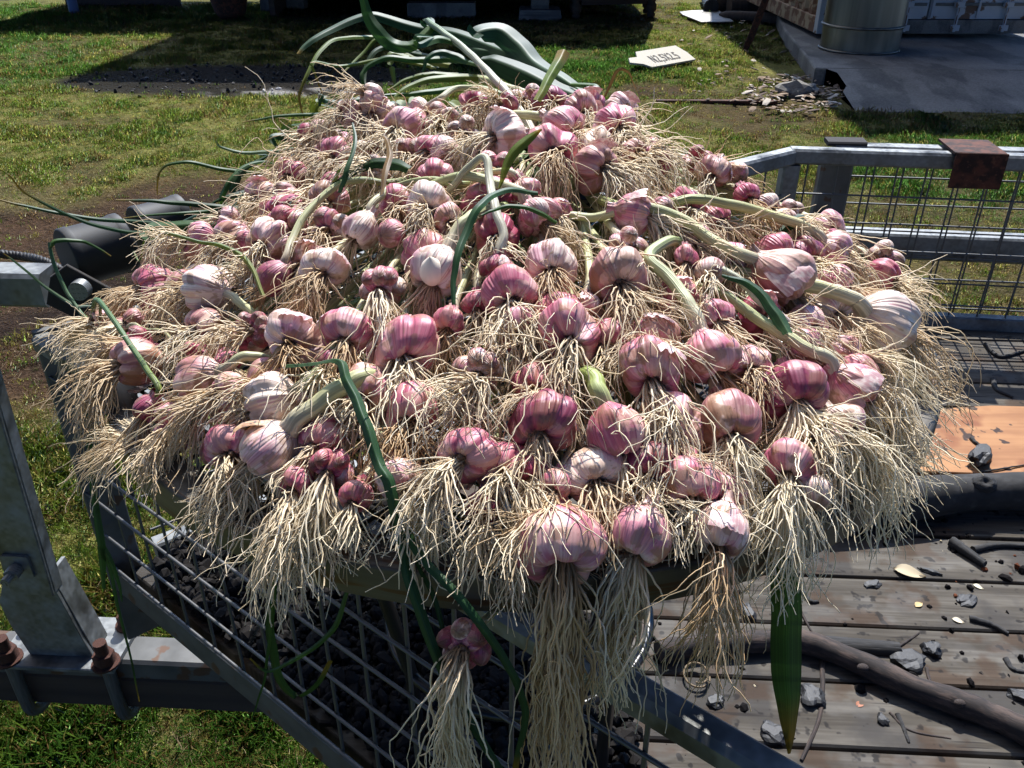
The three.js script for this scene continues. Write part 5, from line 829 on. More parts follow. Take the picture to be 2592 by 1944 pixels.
// --- front
G(5, 1290, 1085, 245, 100, 35, 'D', 'large dark purple garlic bulb with a blackened skin patch, front centre', { n: 60, L: 0.06, husk: 1, cleft: 0.2 });
G(5, 1780, 1165, 240, 92, 45, 'P', 'smooth lilac garlic bulb with curled roots below, front centre', { n: 60, L: 0.07, cleft: 0.06, lobes: 9, dep: 0.05, th: 1.25, stem: [[5, 1665, 985, 0.012], [5, 1640, 900, 0.012], [5, 1570, 760, 0.0]], sr: 0.015, c0: [214, 218, 170], c1: [170, 184, 100] });
G(5, 810, 1285, 192, 140, 45, 'P', 'glossy magenta garlic bulb with a thick tuft of roots on its left', { n: 130, L: 0.12, to: V(-0.6, -0.5, 0.3), tan: 0.3, cleft: 0.2 });
G(5, 400, 1445, 150, 60, 25, 'K', 'pale pink garlic bulb behind the thick green leaf at the front', { n: 70, L: 0.1 });
G(5, 1250, 1385, 85, 90, 30, 'R', 'small magenta garlic bulb under the arching roots at the front centre', { n: 150, L: 0.12, tan: 0.3 });
G(5, 1385, 1480, 92, 120, 40, 'P', 'small glossy purple garlic bulb below the arching roots, front centre', { n: 130, L: 0.12, to: V(-0.4, -0.6, 0.4), tan: 0.7 });
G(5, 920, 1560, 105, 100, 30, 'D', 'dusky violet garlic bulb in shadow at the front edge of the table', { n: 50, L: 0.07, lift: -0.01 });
G(8, 1425, 215, 300, 90, 58, 'P', 'huge crimson and pink garlic bulb with the longest hanging roots, front edge', { n: 150, L: 0.25, g: 0.4, cleft: 0.42, tan: 0.75, th: 1.15, wide: 1 });
G(8, 1930, 150, 232, 115, 35, 'K', 'rose garlic bulb with white streaks and straight roots, right of the huge one', { n: 95, L: 0.17, g: 0.26, cleft: 0.25, tan: 0.3, th: 1.15 });
G(6, 60, 1485, 205, 95, 30, 'P', 'magenta pink garlic bulb above the torn brown skin, front right', { n: 40, L: 0.06, cleft: 0.2 });
G(6, 290, 1480, 130, 95, 30, 'K', 'pink garlic bulb under the pale root mat, front right', { n: 50, L: 0.06, lift: -0.006 });
G(9, 250, 120, 195, 110, 40, 'K', 'rose garlic bulb wrapped in torn tan skin, low at the front right', { n: 90, L: 0.13, g: 0.15, husk: 2, tan: 0.8 });
G(6, 700, 1370, 170, 130, 35, 'P', 'magenta garlic bulb on the right front corner with a spray of white roots', { n: 130, L: 0.12, g: 0.12, tan: 0, to: V(0.1, -0.6, 0.3) });
G(6, 850, 1540, 105, 100, 25, 'W', 'pink and white clove bulb below the magenta one on the right front corner', { k: 'clove', n: 0 });
G(8, 810, 845, 180, 80, 30, 'R', 'crimson garlic bulb of split cloves hanging below the front rim of the table', { k: 'cluster', nc: 6, n: 72, L: 0.23, g: 0.4, cone: 0.35, tan: 0.3, F: 0.42, stem: [[8, 940, 690, 0, 0.455], [8, 1060, 560, 0, 0.47], [8, 1150, 420, 0, 0.5]], sr: 0.007 });
// --- leaves that belong to bulbs named above, by label start
const LEAVES = [
  // big bunch at the back
  ['purple garlic bulb at the right end', { p: [[2, 1790, 745, 0, 1.08], [2, 1620, 660, 0, 1.11], [2, 1380, 560, 0, 1.15], [2, 1150, 450, 0, 1.19], [2, 980, 385, 0, 1.22], [2, 900, 385, 0, 1.23]], w: 0.034, c: 'd', tip: 0, wf: t => 0.3 + 0.7 * Math.sin(Math.PI * clamp(0.1 + t * 0.85)), fold: 0.5 }],
  ['purple garlic bulb at the right end', { p: [[2, 1640, 650, 0, 1.12], [2, 1420, 500, 0, 1.17], [2, 1250, 400, 0, 1.22], [2, 1130, 270, 0, 1.26], [2, 1010, 190, 0, 1.28], [2, 900, 200, 0, 1.27], [2, 850, 240, 0, 1.26]], w: 0.032, c: 'b', tip: 0, wf: t => 0.25 + 0.75 * Math.sin(Math.PI * clamp(0.05 + t * 0.8)), fold: 0.45 }],
  ['purple garlic bulb at the right end', { p: [[2, 1480, 545, 0, 1.15], [2, 1600, 550, 0, 1.13], [2, 1655, 560, 0, 1.12], [2, 1680, 620, 0, 1.11], [2, 1705, 680, 0, 1.1]], w: 0.009, c: 'g', tip: 0 }],
  ['purple garlic bulb at the right end', { p: [[2, 1420, 500, 0, 1.18], [2, 1150, 370, 0, 1.25], [2, 950, 290, 0, 1.3], [2, 720, 210, 0, 1.34], [2, 480, 175, 0, 1.36], [2, 300, 120, 0, 1.37], [2, 180, 95, 0, 1.37], [2, 0, 155, 0, 1.34], [1, 2050, 240, 0, 1.3], [1, 1965, 305, 0, 1.28], [1, 1930, 350, 0, 1.27]], w: 0.022, c: 'b', tip: 0.1 }],
  ['purple garlic bulb at the right end', { p: [[2, 1100, 340, 0, 1.28], [2, 900, 320, 0, 1.3], [2, 760, 270, 0, 1.34], [2, 640, 190, 0, 1.38], [2, 560, 150, 0, 1.4]], w: 0.02, c: 'b', tip: 0 }],
  ['purple garlic bulb at the top', { p: [[2, 950, 500, 0, 1.17], [2, 760, 498, 0, 1.17], [2, 560, 515, 0, 1.15], [2, 430, 560, 0, 1.13], [2, 345, 625, 0, 1.11]], w: 0.013, c: 'y', tip: 0 }],
  ['purple garlic bulb at the top', { p: [[2, 900, 500, 0, 1.19], [2, 740, 490, 0, 1.2], [2, 570, 480, 0, 1.19], [2, 430, 510, 0, 1.18], [2, 300, 585, 0, 1.16]], w: 0.012, c: 'y', tip: 0.1 }],
  ['purple garlic bulb at the top', { p: [[2, 860, 560, 0, 1.16], [2, 700, 575, 0, 1.15], [2, 520, 600, 0, 1.13], [2, 380, 610, 0, 1.12], [2, 200, 625, 0, 1.1]], w: 0.01, c: 'g', tip: 0.1 }],
  ['purple garlic bulb at the top', { p: [[2, 900, 420, 0, 1.22], [2, 700, 380, 0, 1.26], [2, 480, 385, 0, 1.25], [2, 280, 375, 0, 1.24], [2, 160, 440, 0, 1.23], [2, 130, 500, 0, 1.22], [2, 160, 590, 0, 1.21]], w: 0.011, c: 'g', tip: 0.1 }],
  ['purple garlic bulb at the top', { p: [[2, 820, 400, 0, 1.2], [2, 740, 360, 0, 1.21], [2, 640, 335, 0, 1.21], [2, 560, 370, 0, 1.2], [2, 525, 470, 0, 1.19]], w: 0.012, c: 'b', tip: 0 }],
  ['purple garlic bulb at the top', { p: [[2, 700, 420, 0, 1.26], [2, 450, 380, 0, 1.3], [2, 320, 350, 0, 1.3], [2, 330, 450, 0, 1.28], [2, 350, 570, 0, 1.26]], w: 0.014, c: 'y', tip: 0 }],
  ['purple garlic bulb at the top', { p: [[2, 760, 400, 0, 1.28], [2, 450, 340, 0, 1.33], [2, 290, 300, 0, 1.33], [2, 200, 350, 0, 1.31], [2, 150, 480, 0, 1.28], [2, 155, 570, 0, 1.26]], w: 0.011, c: 'd', tip: 0 }],
  ['highest white and pink', { p: [[2, 600, 440, 0, 1.25], [2, 380, 330, 0, 1.32], [2, 240, 250, 0, 1.32], [2, 140, 340, 0, 1.3], [2, 0, 480, 0, 1.25]], w: 0.008, c: 'y', tip: 0.1 }],
  ['highest white and pink', { p: [[2, 620, 440, 0, 1.27], [2, 420, 290, 0, 1.36], [2, 230, 240, 0, 1.36], [2, 60, 240, 0, 1.33], [1, 2160, 255, 0, 1.3], [1, 2070, 330, 0, 1.26], [1, 1990, 480, 0, 1.22], [1, 1940, 620, 0, 1.2], [1, 1970, 770, 0, 1.18]], w: 0.009, c: 'y', tip: 0.3 }],
  ['highest white and pink', { p: [[2, 580, 430, 0, 1.25], [2, 300, 380, 0, 1.27], [2, 0, 425, 0, 1.25], [1, 2020, 408, 0, 1.22], [1, 2050, 500, 0, 1.21], [1, 2090, 610, 0, 1.2]], w: 0.006, c: 'y', tip: 0.35 }],
  ['purple garlic bulb at the right end', { p: [[2, 1690, 660, 0, 1.1], [2, 1730, 570, 0, 1.1], [2, 1800, 450, 0, 1.1], [2, 1850, 460, 0, 1.1], [2, 1890, 540, 0, 1.1], [2, 1935, 640, 0, 1.1]], w: 0.004, c: 't', tip: 0, tw: 3 }],
  ['purple garlic bulb at the top', { p: [[2, 1265, 840, 0.03], [2, 1350, 770, 0.045], [2, 1435, 690, 0.06]], w: 0.011, c: 'y', tip: 0.3, wf: t => 0.6 + 0.5 * t, fold: 0.5 }],
  // left side
  ['dark rose garlic bulb', { p: [[1, 2212, 1290, 0.03], [1, 2000, 1345, 0, 0.99], [1, 1700, 1410, 0, 0.96], [1, 1400, 1450, 0, 0.94], [1, 1150, 1465, 0, 0.93], [1, 960, 1480, 0, 0.92], [1, 955, 1520, 0, 0.91], [1, 1080, 1525, 0, 0.91], [1, 1190, 1515, 0, 0.91]], w: 0.013, c: 'g', tip: 0.18, wf: t => 0.7 + 0.3 * Math.sin(t * 3.1) - 0.45 * sst(0.85, 1, t) }],
  ['small pink garlic bulb just above', { p: [[1, 1560, 1420, 0.02], [1, 1300, 1460, 0, 1.03], [1, 1000, 1445, 0, 1.03], [1, 700, 1425, 0, 1.02], [1, 400, 1385, 0, 1.0], [1, 150, 1330, 0, 0.98], [1, -30, 1285, 0, 0.97]], w: 0.0065, c: 'b', tip: 0.2 }],
  ['small pink garlic bulb just above', { p: [[1, 1300, 1500, 0.02], [1, 960, 1508, 0, 1.0], [1, 750, 1490, 0, 1.0], [1, 520, 1425, 0, 1.0], [1, 330, 1340, 0, 0.99], [1, 150, 1240, 0, 0.98], [1, 55, 1130, 0, 0.98]], w: 0.005, c: 'b', tip: 0.35 }],
  ['dark rose garlic bulb', { p: [[1, 1900, 1370, 0.01], [1, 1650, 1355, 0, 1.05], [1, 1350, 1330, 0, 1.04], [1, 1130, 1310, 0, 1.03], [1, 950, 1298, 0, 1.02], [1, 750, 1295, 0, 1.01]], w: 0.0085, c: 'd', tip: 0.15 }],
  ['small pink garlic bulb just above', { p: [[1, 1600, 1360, 0.02], [1, 1400, 1362, 0, 1.06], [1, 1150, 1380, 0, 1.04], [1, 800, 1412, 0, 1.02]], w: 0.006, c: 'g' }],
  ['dark garlic bulb in shade behind', { p: [[1, 1750, 1330, 0, 1.13], [1, 1440, 1310, 0, 1.1], [1, 1470, 1200, 0, 1.1], [1, 1580, 1080, 0, 1.13], [1, 1720, 1045, 0, 1.16], [1, 1800, 1070, 0, 1.18]], w: 0.009, c: 'g', tip: 0 }],
  ['dark garlic bulb in shade behind', { p: [[1, 1850, 1300, 0, 1.16], [1, 1520, 1240, 0, 1.15], [1, 1560, 1110, 0, 1.17], [1, 1750, 1000, 0, 1.2]], w: 0.016, c: 'd', tip: 0 }],
  ['dark garlic bulb in shade behind', { p: [[1, 1850, 1180, 0, 1.16], [1, 1600, 1240, 0, 1.12], [1, 1450, 1280, 0, 1.1], [1, 1350, 1330, 0, 1.09]], w: 0.009, c: 'd', tip: 0.1 }],
  ['dark garlic bulb in shade behind', { p: [[1, 1850, 1240, 0, 1.14], [1, 1650, 1330, 0, 1.1], [1, 1420, 1400, 0, 1.08], [1, 1250, 1420, 0, 1.07]], w: 0.012, c: 'g', tip: 0.2 }],
  ['dark garlic bulb in shade behind', { p: [[1, 1900, 960, 0, 1.2], [1, 1700, 985, 0, 1.19], [1, 1560, 985, 0, 1.18], [1, 1420, 945, 0, 1.17], [1, 1392, 870, 0, 1.16]], w: 0.006, c: 'w', tip: 0.2 }],
  ['dark garlic bulb in shade behind', { p: [[1, 1900, 1120, 0, 1.2], [1, 1700, 1125, 0, 1.19], [1, 1450, 1095, 0, 1.18], [1, 1200, 1050, 0, 1.16], [1, 1060, 1080, 0, 1.15], [1, 1020, 1160, 0, 1.14], [1, 1018, 1260, 0, 1.14]], w: 0.006, c: 'g', tip: 0.45 }],
  ['pink and white garlic bulb beside', { p: [[2, 100, 700, 0, 1.2], [1, 2100, 738, 0, 1.19], [1, 1900, 742, 0, 1.18], [1, 1720, 765, 0, 1.17], [1, 1570, 792, 0, 1.16]], w: 0.006, c: 'g', tip: 0.2 }],
  ['pink and white garlic bulb beside', { p: [[2, 150, 640, 0, 1.22], [2, 0, 660, 0, 1.2], [1, 2110, 650, 0, 1.18], [1, 2080, 610, 0, 1.17], [1, 2070, 690, 0, 1.16]], w: 0.014, c: 'd', tip: 0 }],
  ['pink and white garlic bulb beside', { p: [[1, 1980, 920, 0, 1.17], [1, 1840, 880, 0, 1.18], [1, 1760, 890, 0, 1.17], [1, 1800, 960, 0, 1.16]], w: 0.014, c: 'd', tip: 0 }],
  ['smooth pink white garlic', { p: [[4, 1720, 340, 0.012], [4, 1640, 210, 0.025], [4, 1480, 125, 0.03], [4, 1330, 85, 0.03], [4, 1000, 72, 0.04], [4, 900, 30, 0, 0.95], [4, 860, -30, 0, 0.98]], w: 0.0045, c: 'y', tip: 0, fold: 1 }],
  ['small dusty pink', { p: [[4, 600, 380, 0.01], [4, 430, 290, 0, 0.98], [4, 250, 165, 0, 1.0], [4, 100, 40, 0, 1.0], [1, 20, 1640, 0, 1.0]], w: 0.0035, c: 'w', tip: 0.2 }],
  ['long tan pink garlic', { p: [[4, 700, 800, 0.0], [4, 565, 900, 0, 0.83], [4, 570, 1150, 0, 0.81], [4, 595, 1450, 0, 0.8], [7, 625, 20, 0, 0.79], [7, 655, 220, 0, 0.78], [7, 672, 500, 0, 0.78]], w: 0.0085, c: 'd', tip: 0, side: V(1, 0, -0.2), wf: t => 0.35 + 0.65 * t * (1 - sst(0.85, 1, t)) }],
  ['long tan pink garlic', { p: [[7, 650, 180, 0, 0.785], [7, 700, 330, 0, 0.78], [7, 760, 600, 0, 0.77], [7, 830, 880, 0, 0.76], [7, 905, 1230, 0, 0.75]], w: 0.0042, c: 'd', tip: 0.1, side: V(1, 0, -0.2) }],
  ['long tan pink garlic', { p: [[7, 655, 200, 0, 0.783], [7, 715, 320, 0, 0.778], [7, 765, 450, 0, 0.775], [7, 790, 580, 0, 0.77]], w: 0.006, c: 'd', tip: 0, side: V(1, 0, -0.2) }],
  ['messy purple red', { p: [[7, 1800, -60, 0, 0.56], [7, 1785, 200, 0, 0.545], [7, 1770, 500, 0, 0.535], [7, 1750, 700, 0, 0.53], [7, 1770, 900, 0, 0.525], [7, 1820, 1100, 0, 0.52], [7, 1910, 1190, 0, 0.52], [7, 2040, 1130, 0, 0.52], [7, 2140, 960, 0, 0.52]], w: 0.0055, c: 'g', tip: 0.1, side: V(1, 0, -0.2), wf: t => 0.5 + 0.6 * Math.sin(t * 3.1) }],
  ['messy purple red', { p: [[7, 1765, 600, 0, 0.53], [7, 1735, 900, 0, 0.52], [7, 1710, 1100, 0, 0.515], [7, 1630, 1350, 0, 0.51]], w: 0.0022, c: 'g', tip: 0, side: V(1, 0, -0.2) }],
  ['messy purple red', { p: [[8, 50, 480, 0, 0.51], [7, 2180, 720, 0, 0.5], [7, 2080, 840, 0, 0.5], [7, 1900, 960, 0, 0.505], [7, 1720, 1030, 0, 0.51], [7, 1620, 950, 0, 0.51]], w: 0.004, c: 'g', tip: 0.18 }],
  // long leaf hanging over the front
  ['glossy white garlic bulb with red', { p: [[4, 1880, 845, 0.02], [4, 2100, 905, 0.03], [5, 10, 925, 0.035], [5, 60, 1040, 0.035], [5, 120, 1180, 0.035], [5, 190, 1360, 0.035], [5, 260, 1550, 0.03], [8, 330, 40, 0.03], [8, 400, 260, 0, 0.445], [8, 480, 560, 0, 0.425], [8, 600, 900, 0, 0.41], [8, 770, 1250, 0, 0.4], [8, 1040, 1690, 0, 0.39]], w: 0.0068, c: 'b', tip: 0, side: V(0.95, 0.1, -0.2), wf: t => 0.65 + 0.35 * Math.sin(3.14 * t), fold: 0.7 }],
  ['glossy white garlic bulb with red', { p: [[8, 350, 100, 0.02], [8, 490, 250, 0, 0.445], [8, 700, 480, 0, 0.425], [8, 880, 700, 0, 0.41], [8, 1030, 920, 0, 0.405], [8, 1150, 1140, 0, 0.4], [8, 1195, 1330, 0, 0.4], [8, 1170, 1480, 0, 0.4], [8, 1125, 1680, 0, 0.4]], w: 0.0052, c: 'b', tip: 0.08, side: V(0.95, 0.1, -0.2), wf: t => 1 - 0.3 * t }],
  ['glossy white garlic bulb with red', { p: [[8, 480, 300, 0, 0.45], [8, 600, 560, 0, 0.435], [8, 680, 880, 0, 0.42], [8, 700, 1200, 0, 0.41], [8, 730, 1690, 0, 0.4]], w: 0.003, c: 'd', tip: 0, side: V(0.95, 0.1, -0.2) }],
  // thin leaf in the middle
  ['cream topped garlic', { p: [[5, 1390, 40, 0.035], [5, 1250, 35, 0.045], [5, 1100, 42, 0.05], [5, 980, 75, 0.05], [5, 900, 112, 0.05]], w: 0.004, c: 'g', tip: 0.06 }],
  ['cream topped garlic', { p: [[2, 1270, 1460, 0.03], [2, 1100, 1520, 0.04], [5, 970, -20, 0.05], [5, 900, 90, 0.055], [5, 820, 215, 0.05], [5, 765, 340, 0.045], [5, 735, 450, 0.04], [5, 738, 545, 0.03]], w: 0.0055, c: 'b', tip: 0, wf: t => 0.35 + 0.65 * Math.sin(3.1 * Math.min(1, t * 0.9 + 0.1)) }],
  ['purple garlic bulb with bulging', { p: [[2, 1020, 1430, 0.03], [2, 1090, 1350, 0.045], [2, 1200, 1290, 0.055], [2, 1290, 1268, 0.06]], w: 0.0075, c: 'y', tip: 0.2, wf: t => Math.sin(3.1 * clamp(t)) + 0.1 }],
  ['white and rose garlic bulb left', { p: [[1, 2212, 1380, 0.02], [2, 60, 1330, 0.035], [2, 115, 1200, 0.045], [2, 100, 1110, 0.05]], w: 0.005, c: 'b', tip: 0 }],
  ['big pale garlic bulb with brown', { p: [[2, 270, 1470, 0.03], [2, 300, 1350, 0.035], [2, 335, 1240, 0.04], [2, 290, 1180, 0.045], [2, 200, 1190, 0.04], [2, 100, 1250, 0.03]], w: 0.006, c: 't', tip: 0, tw: 2 }],
  ['small white and pink garlic bulb in', { p: [[2, 440, 1160, 0.01], [2, 330, 1150, 0.015], [2, 200, 1155, 0.015], [2, 60, 1200, 0.012], [1, 2150, 1280, 0.012]], w: 0.014, c: 'd', tip: 0 }],
  // right
  ['rightmost pink garlic', { p: [[3, 640, 1500, 0.0], [3, 740, 1485, 0.012], [3, 820, 1482, 0, 1.0], [3, 890, 1530, 0, 0.98]], w: 0.011, c: 'd', tip: 0 }],
  ['pink garlic bulb at the right edge', { p: [[3, 1060, 1640, 0, 0.97], [3, 1200, 1630, 0, 0.98], [3, 1320, 1632, 0, 0.985], [3, 1420, 1635, 0, 0.99]], w: 0.007, c: 'y', tip: 0.35 }],
  ['brownish pink garlic bulb at the right', { p: [[3, 130, 1090, 0.0, 1.08], [3, 60, 1020, 0, 1.12], [3, 5, 960, 0, 1.15]], w: 0.012, c: 'd', tip: 0 }],
  // broad leaf hanging at the front right
  ['magenta garlic bulb on the right front', { p: [[9, 600, 120, 0, 0.5], [9, 650, 250, 0, 0.475], [9, 672, 480, 0, 0.465], [9, 685, 800, 0, 0.46], [9, 690, 1100, 0, 0.455], [9, 692, 1350, 0, 0.45], [9, 695, 1570, 0, 0.45]], w: 0.0205, c: 'g', tip: 0.3, side: V(1, 0, -0.1), wf: t => t < 0.62 ? 0.62 + 0.4 * sst(0, 0.5, t) : 1.02 * (1 - Math.pow((t - 0.62) / 0.38, 1.4) * 0.93), fold: 0.3 }],
  // green stems standing behind the front gap
  ['large dark purple garlic bulb', { p: [[5, 1540, 1090, -0.01], [5, 1535, 960, 0.0], [5, 1540, 820, 0.0], [5, 1520, 640, -0.01]], w: 0.006, c: 'y', tip: 0, fold: 1.2 }],
];
// the small white bulb, tufts and so on built from the lists above
for (const s of PLANTS) {
  const o = s.o, px = PX(s.t, s.x, s.y); s.c = o.F ? onF(s.t, s.x, s.y, o.F) : onHeap(...px, 0);
  if (o.lift) s.c.add(V(0, o.lift, 0));
  s.dist = s.c.distanceTo(camera.position); const vz = s.c.clone().sub(camera.position).dot(camB) * -1; s.R = (s.t < 4 && s.t > 0 ? 1.18 : s.rz > 230 ? 0.98 : 1.06) * s.rz * 0.15432 / FPX * vz; if (s.R < 0.0145) s.R = 0.5 * (s.R + 0.0145);
  const a = s.ang * Math.PI / 180, f = (s.face + (o.stem ? 0 : s.t > 6 ? -14 : 12)) * Math.PI / 180; s.axis = V(0, 0, 0).addScaledVector(camR, Math.cos(a) * Math.cos(f)).addScaledVector(camU, -Math.sin(a) * Math.cos(f)).addScaledVector(camB, Math.sin(f)).normalize();
  if (o.stem) { s.stem = o.stem.map(pt); if (o.stem[o.stem.length - 1].length < 5) { const n = s.stem.length, e = s.stem[n - 1], q = (n > 1 ? s.stem[n - 2] : s.c), dd = e.clone().sub(q).setLength(0.05), z = e.clone().addScaledVector(dd, 1).lerp(V(0.02, 0, -1.16), 0.35); z.y = Math.max(YT + 0.012, Math.min(e.y - 0.02, H(z.x, -z.z) - 0.05)); s.stem.push(e.clone().addScaledVector(dd, 0.5).add(V(0, -0.008, 0)), z); } const nd = s.stem[0].clone().sub(s.c).normalize(); s.axis.lerp(nd.negate(), 0.8).normalize(); }
  const k = o.k; s.size = k === 'cluster' ? 0.95 : k === 'clove' ? 0.9 : 0.86;
  SPH.push({ c: s.c, r: s.R * s.size, own: s.c });
}
{ // half buried bulbs in the gaps
  const r = rng(4242); let n = 0;
  const named = PLANTS.slice(), taken = new Set(), word = { P: 'purple', K: 'pink', B: 'brownish', R: 'red', W: 'pale', D: 'dark' }, prj = c => c.clone().project(camera); camera.updateMatrixWorld(true);
  const fillLabel = (c, tone) => {
    const q = prj(c); for (const s of named.slice().sort((a, b) => a.c.distanceTo(c) - b.c.distanceTo(c)).slice(0, 8)) {
      const p = prj(s.c), ex = (q.x - p.x) * 4 / 3, ey = q.y - p.y, side = Math.abs(ex) > Math.abs(ey) ? (ex < 0 ? 'left of' : 'right of') : (ey > 0 ? 'above' : 'below');
      let w = s.label.split(' ').slice(0, 10); while (/^(the|a|an|of|on|with|in|at|and|its|from|by|under|above|below|behind|beside|between|right|left|front|upper|far|red|small|pale|big|purple|white|one|over|to|long|long|hanging|large|green|brown|whose|that|half|root|near|against|dark|bare)$/.test(w[w.length - 1].replace(',', ''))) w.pop();
      const l = `half buried ${word[tone]} bulb ${side} the ${w.join(' ')}`.replace(/,$/, ''); if (!taken.has(side + s.id) && l.split(' ').length <= 16) { taken.add(side + s.id); return l; }
    } return `half buried ${word[tone]} garlic bulb`;
  };
  for (let k = 0; k < 6000 && n < 64; k++) {
    const x = 0.03 + 0.92 * (r() - 0.5), f = 0.47 + 0.7 * r(), dx = (x - 0.03) / 0.47, df = (f - 1.02) / (f < 1.02 ? 0.6 : 0.36); if (Math.hypot(dx, df) > (f > 0.9 ? 0.72 : f < 0.62 ? 0.97 : 0.88) || f > 1.12 || (x > 0.15 && f > 0.95)) continue;
    const R = 0.019 + 0.006 * r(), c = V(x, Math.max(YT + R * 0.75, H(x, f) - 0.012), -f); if (SPH.some(s => s.c.distanceTo(c) < (f < 0.64 ? 0.64 : 0.86) * (s.r / 0.87 + R))) continue;
    const out = V(c.x - GATHER.x, 0, c.z - GATHER.z).setLength(0.55), axis = out.addScaledVector(camB, 0.4 + 0.4 * r()).add(V((r() - 0.5) * 0.7, -0.25, (r() - 0.5) * 0.4)).normalize();
    const tone = 'PPKKBRWD'[Math.floor(r() * 8)]; PLANTS.push({ t: 5, tone, fill: 1, label: fillLabel(c, tone), id: ++pid, c, R, axis, o: { n: 48, L: 0.08, k: r() < 0.25 ? 'cluster' : undefined, nc: 5 } });
    SPH.push({ c, r: R * 0.87, own: c }); n++;
  }
  console.log('fillers', n);
}
for (const s of PLANTS) {
  const r = rng(1000 + s.id * 7919), o = s.o, g = thing('garlic_bulb', s.label, 'garlic', s.c, s.fill ? 'half buried garlic bulbs in the gaps of the heap' : GRP), up = s.axis.clone().negate(), Q = quatY(up), R = s.R, mat = SK[s.tone][s.id % 2];
  const spin = new THREE.Quaternion().setFromAxisAngle(V(0, 1, 0), r() * 6.28);
  const put = (m, p, q) => { m.position.copy(p); m.quaternion.copy(q); return m; };
  if (o.k === 'clove' || o.k === 'single') {
    const L = o.k === 'single' ? R * 2.5 : R * 2.3; put(mesh('bulb', cloveShape(s.id, R, L), mat, g), up.clone().multiplyScalar(R * 0.12), Q.clone().multiply(spin));
  } else if (o.k === 'cluster') {
    const nc = o.nc, core = put(mesh('bulb', bulbShape(s.id, R * 0.72, { dep: 0.2 }), mat, g), V(0, 0, 0), Q.clone().multiply(spin));
    for (let k = 0; k < nc; k++) {
      const th = k / nc * 6.28 + (r() - 0.5) * 0.5, rr = R * (0.5 + 0.1 * r()), cr = R * (0.34 + 0.1 * r()) * (nc < 5 ? 1.2 : 1), L = R * (1.15 + 0.3 * r());
      const loc = V(Math.cos(th) * rr, R * 0.1 * (r() - 0.6), Math.sin(th) * rr), ti = V(-Math.cos(th) * 0.45, 1, -Math.sin(th) * 0.45).normalize();
      const m = mesh('clove', cloveShape(s.id * 31 + k, cr, L), SK[r() < 0.7 ? s.tone : s.tone === 'R' ? 'K' : 'W'][k % 2], g); put(m, loc.applyQuaternion(Q), Q.clone().multiply(quatY(ti)).multiply(new THREE.Quaternion().setFromAxisAngle(V(0, 1, 0), r() * 6.28)));
    }
  } else put(mesh('bulb', bulbShape(s.id * 13 + 5, R, o), mat, g), V(0, 0, 0), o.wide ? Q.clone() : Q.clone().multiply(spin));
  if (o.bulbil) { const d = V(-0.12, 0.35, 0.9).normalize(); const wb = SK.W[0].clone(); const m = mesh('bulblet', cloveShape(77, R * 0.44, R * 1.15), wb, g, 'white pointed bulblet on the front'); wb.map = null; wb.bumpMap = null; wb.color = C(232, 218, 196); put(m, d.multiplyScalar(R * 0.72), quatY(V(-0.05, 0.95, 0.25).normalize())); }
  const nr = o.n ?? 60; if (nr) { const b = new MB(); growRoots(b, s.c, s.axis, R, o, r); const m = b.build('root_tuft', M.root, g); m.userData.kind = 'stuff'; }
  const nh = o.husk ?? (R > 0.014 && !o.k && r() < 0.5 ? 1 : 0);
  for (let k = 0; k < nh; k++) huskMesh(g, s.c, R * 1.02, up, s.id * 3 + k, 0.3 + 0.5 * r());
  // stalk: drawn where the photograph shows it, else running into the heap
  let sp, sr = o.sr ?? 0.0085;
  if (s.stem) { const n0 = s.c.clone().addScaledVector(up, R * 0.75); sp = spline([n0, ...s.stem], 8 + s.stem.length * 6); }
  else if (o.k !== 'clove') { const n0 = s.c.clone().addScaledVector(up, R * 0.8), e = V(lerp(s.c.x, GATHER.x, 0.75) + (r() - 0.5) * 0.1, 0, lerp(s.c.z, GATHER.z, 0.75) + (r() - 0.5) * 0.08); e.y = Math.max(YT + 0.012, H(e.x, -e.z) - 0.05 - 0.03 * r()); const m = n0.clone().addScaledVector(up, 0.035); m.y = Math.max(YT + 0.012, Math.min(m.y, H(m.x, -m.z) - 0.015)); const m2 = m.clone().lerp(e, 0.5); m2.y = Math.max(YT + 0.012, Math.min(m2.y, H(m2.x, -m2.z) - 0.045)); sp = spline([n0, m, m2, e], 18); sr = 0.0058 + 0.003 * r(); }
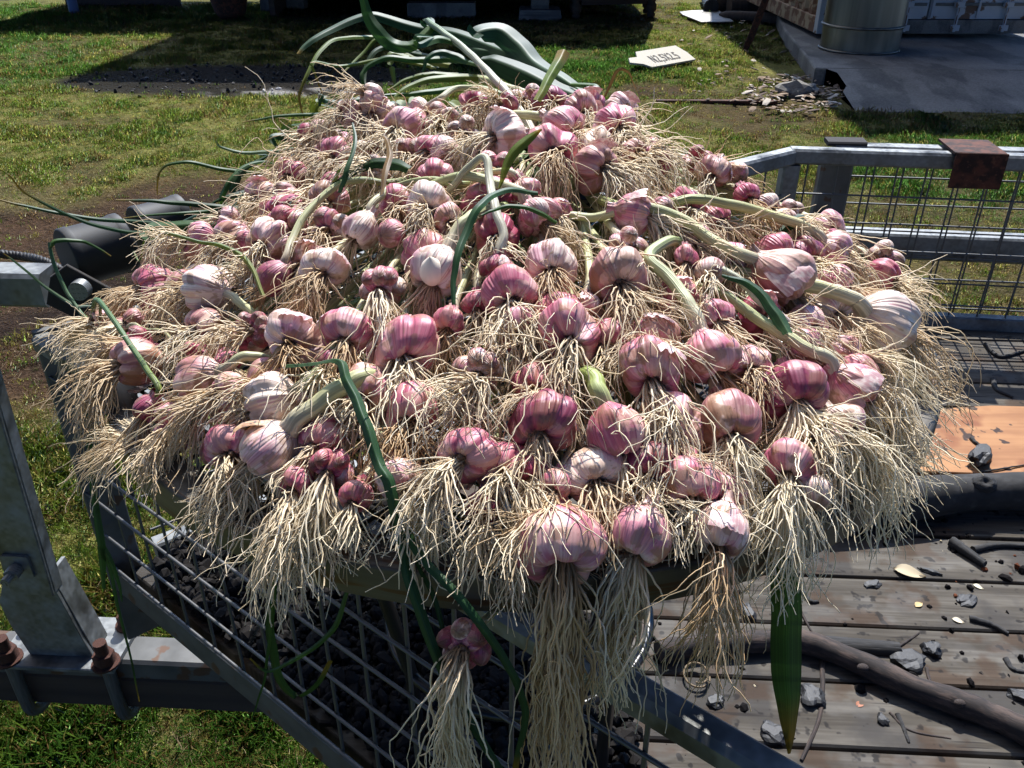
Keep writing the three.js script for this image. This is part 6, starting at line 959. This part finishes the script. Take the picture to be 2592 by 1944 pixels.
  if (sp) { const b = new MB(), cf = stemCol(o), bend = r() * 9; sp.forEach((p, k) => p.add(V(0.0012 * pn(k * 0.22, bend), 0.0012 * pn(k * 0.22, bend + 5), 0))); b.tube(sp, t => 0.5 * sr * (t < 0.12 ? 1.25 - t * 2 : 1.0 - 0.22 * t), 12, cf, true, 1); b.build('stem', M.stem, g); }
  if (sp && !s.stem) {                               // unseen tops added behind the heap, over the far edge, to shade the deck
    const e = sp[sp.length - 1], d0 = e.clone().sub(sp[sp.length - 4]).normalize();
    for (let k = 0; k < 4; k++) {
      const x = clamp(e.x * 1.1 + (r() - 0.5) * 0.45, -0.46, 0.12), f1 = 1.24 + 0.1 * r(), f2 = f1 + 0.06 + 0.16 * r(), y1 = Math.min(H(e.x, -e.z) - 0.02, YT + 0.04 + 0.1 * r());
      const P = spline([e.clone().addScaledVector(d0, -0.02), V(lerp(e.x, x, 0.5), lerp(e.y, y1, 0.6), -lerp(-e.z, f1, 0.6)), V(x, y1, -f1), V(x * 1.06, y1 - 0.04 - 0.03 * r(), -f2), V(x * 1.1, y1 - 0.16 - 0.1 * r(), -f2 - 0.04)], 16), b = new MB(), w = 0.006 + 0.006 * r(), cc = LEAFC[['g', 'd', 'b', 'y'][Math.floor(r() * 3.4)]].map(lin);
      b.ribbon(P, t => w * Math.pow(1 - t * 0.95, 0.55), V(1, 0.2 * (r() - 0.5), 0), 0.4, t => mix3(cc[0], cc[1], t)); b.build('leaf', M.leaf, g);
    }
  }
  for (const L of o.leaf ?? []) leafMesh(L, g, r);
  for (const [k, L] of LEAVES) if (s.label.startsWith(k)) { leafMesh(L, g, r); L.done = 1; }
  s.g = g;
}
for (const [k, L] of LEAVES) if (!L.done) console.log('leaf without bulb', k);
console.log('plants', PLANTS.length, 'R mm', PLANTS.map(s => Math.round(s.R * 1000)).join(' '));
let tris = 0; scene.traverse(o => { if (o.isMesh && !o.isInstancedMesh) tris += (o.geometry.index ? o.geometry.index.count : o.geometry.attributes.position.count) / 3; }); console.log('tris', Math.round(tris));
renderer.render(scene, camera);
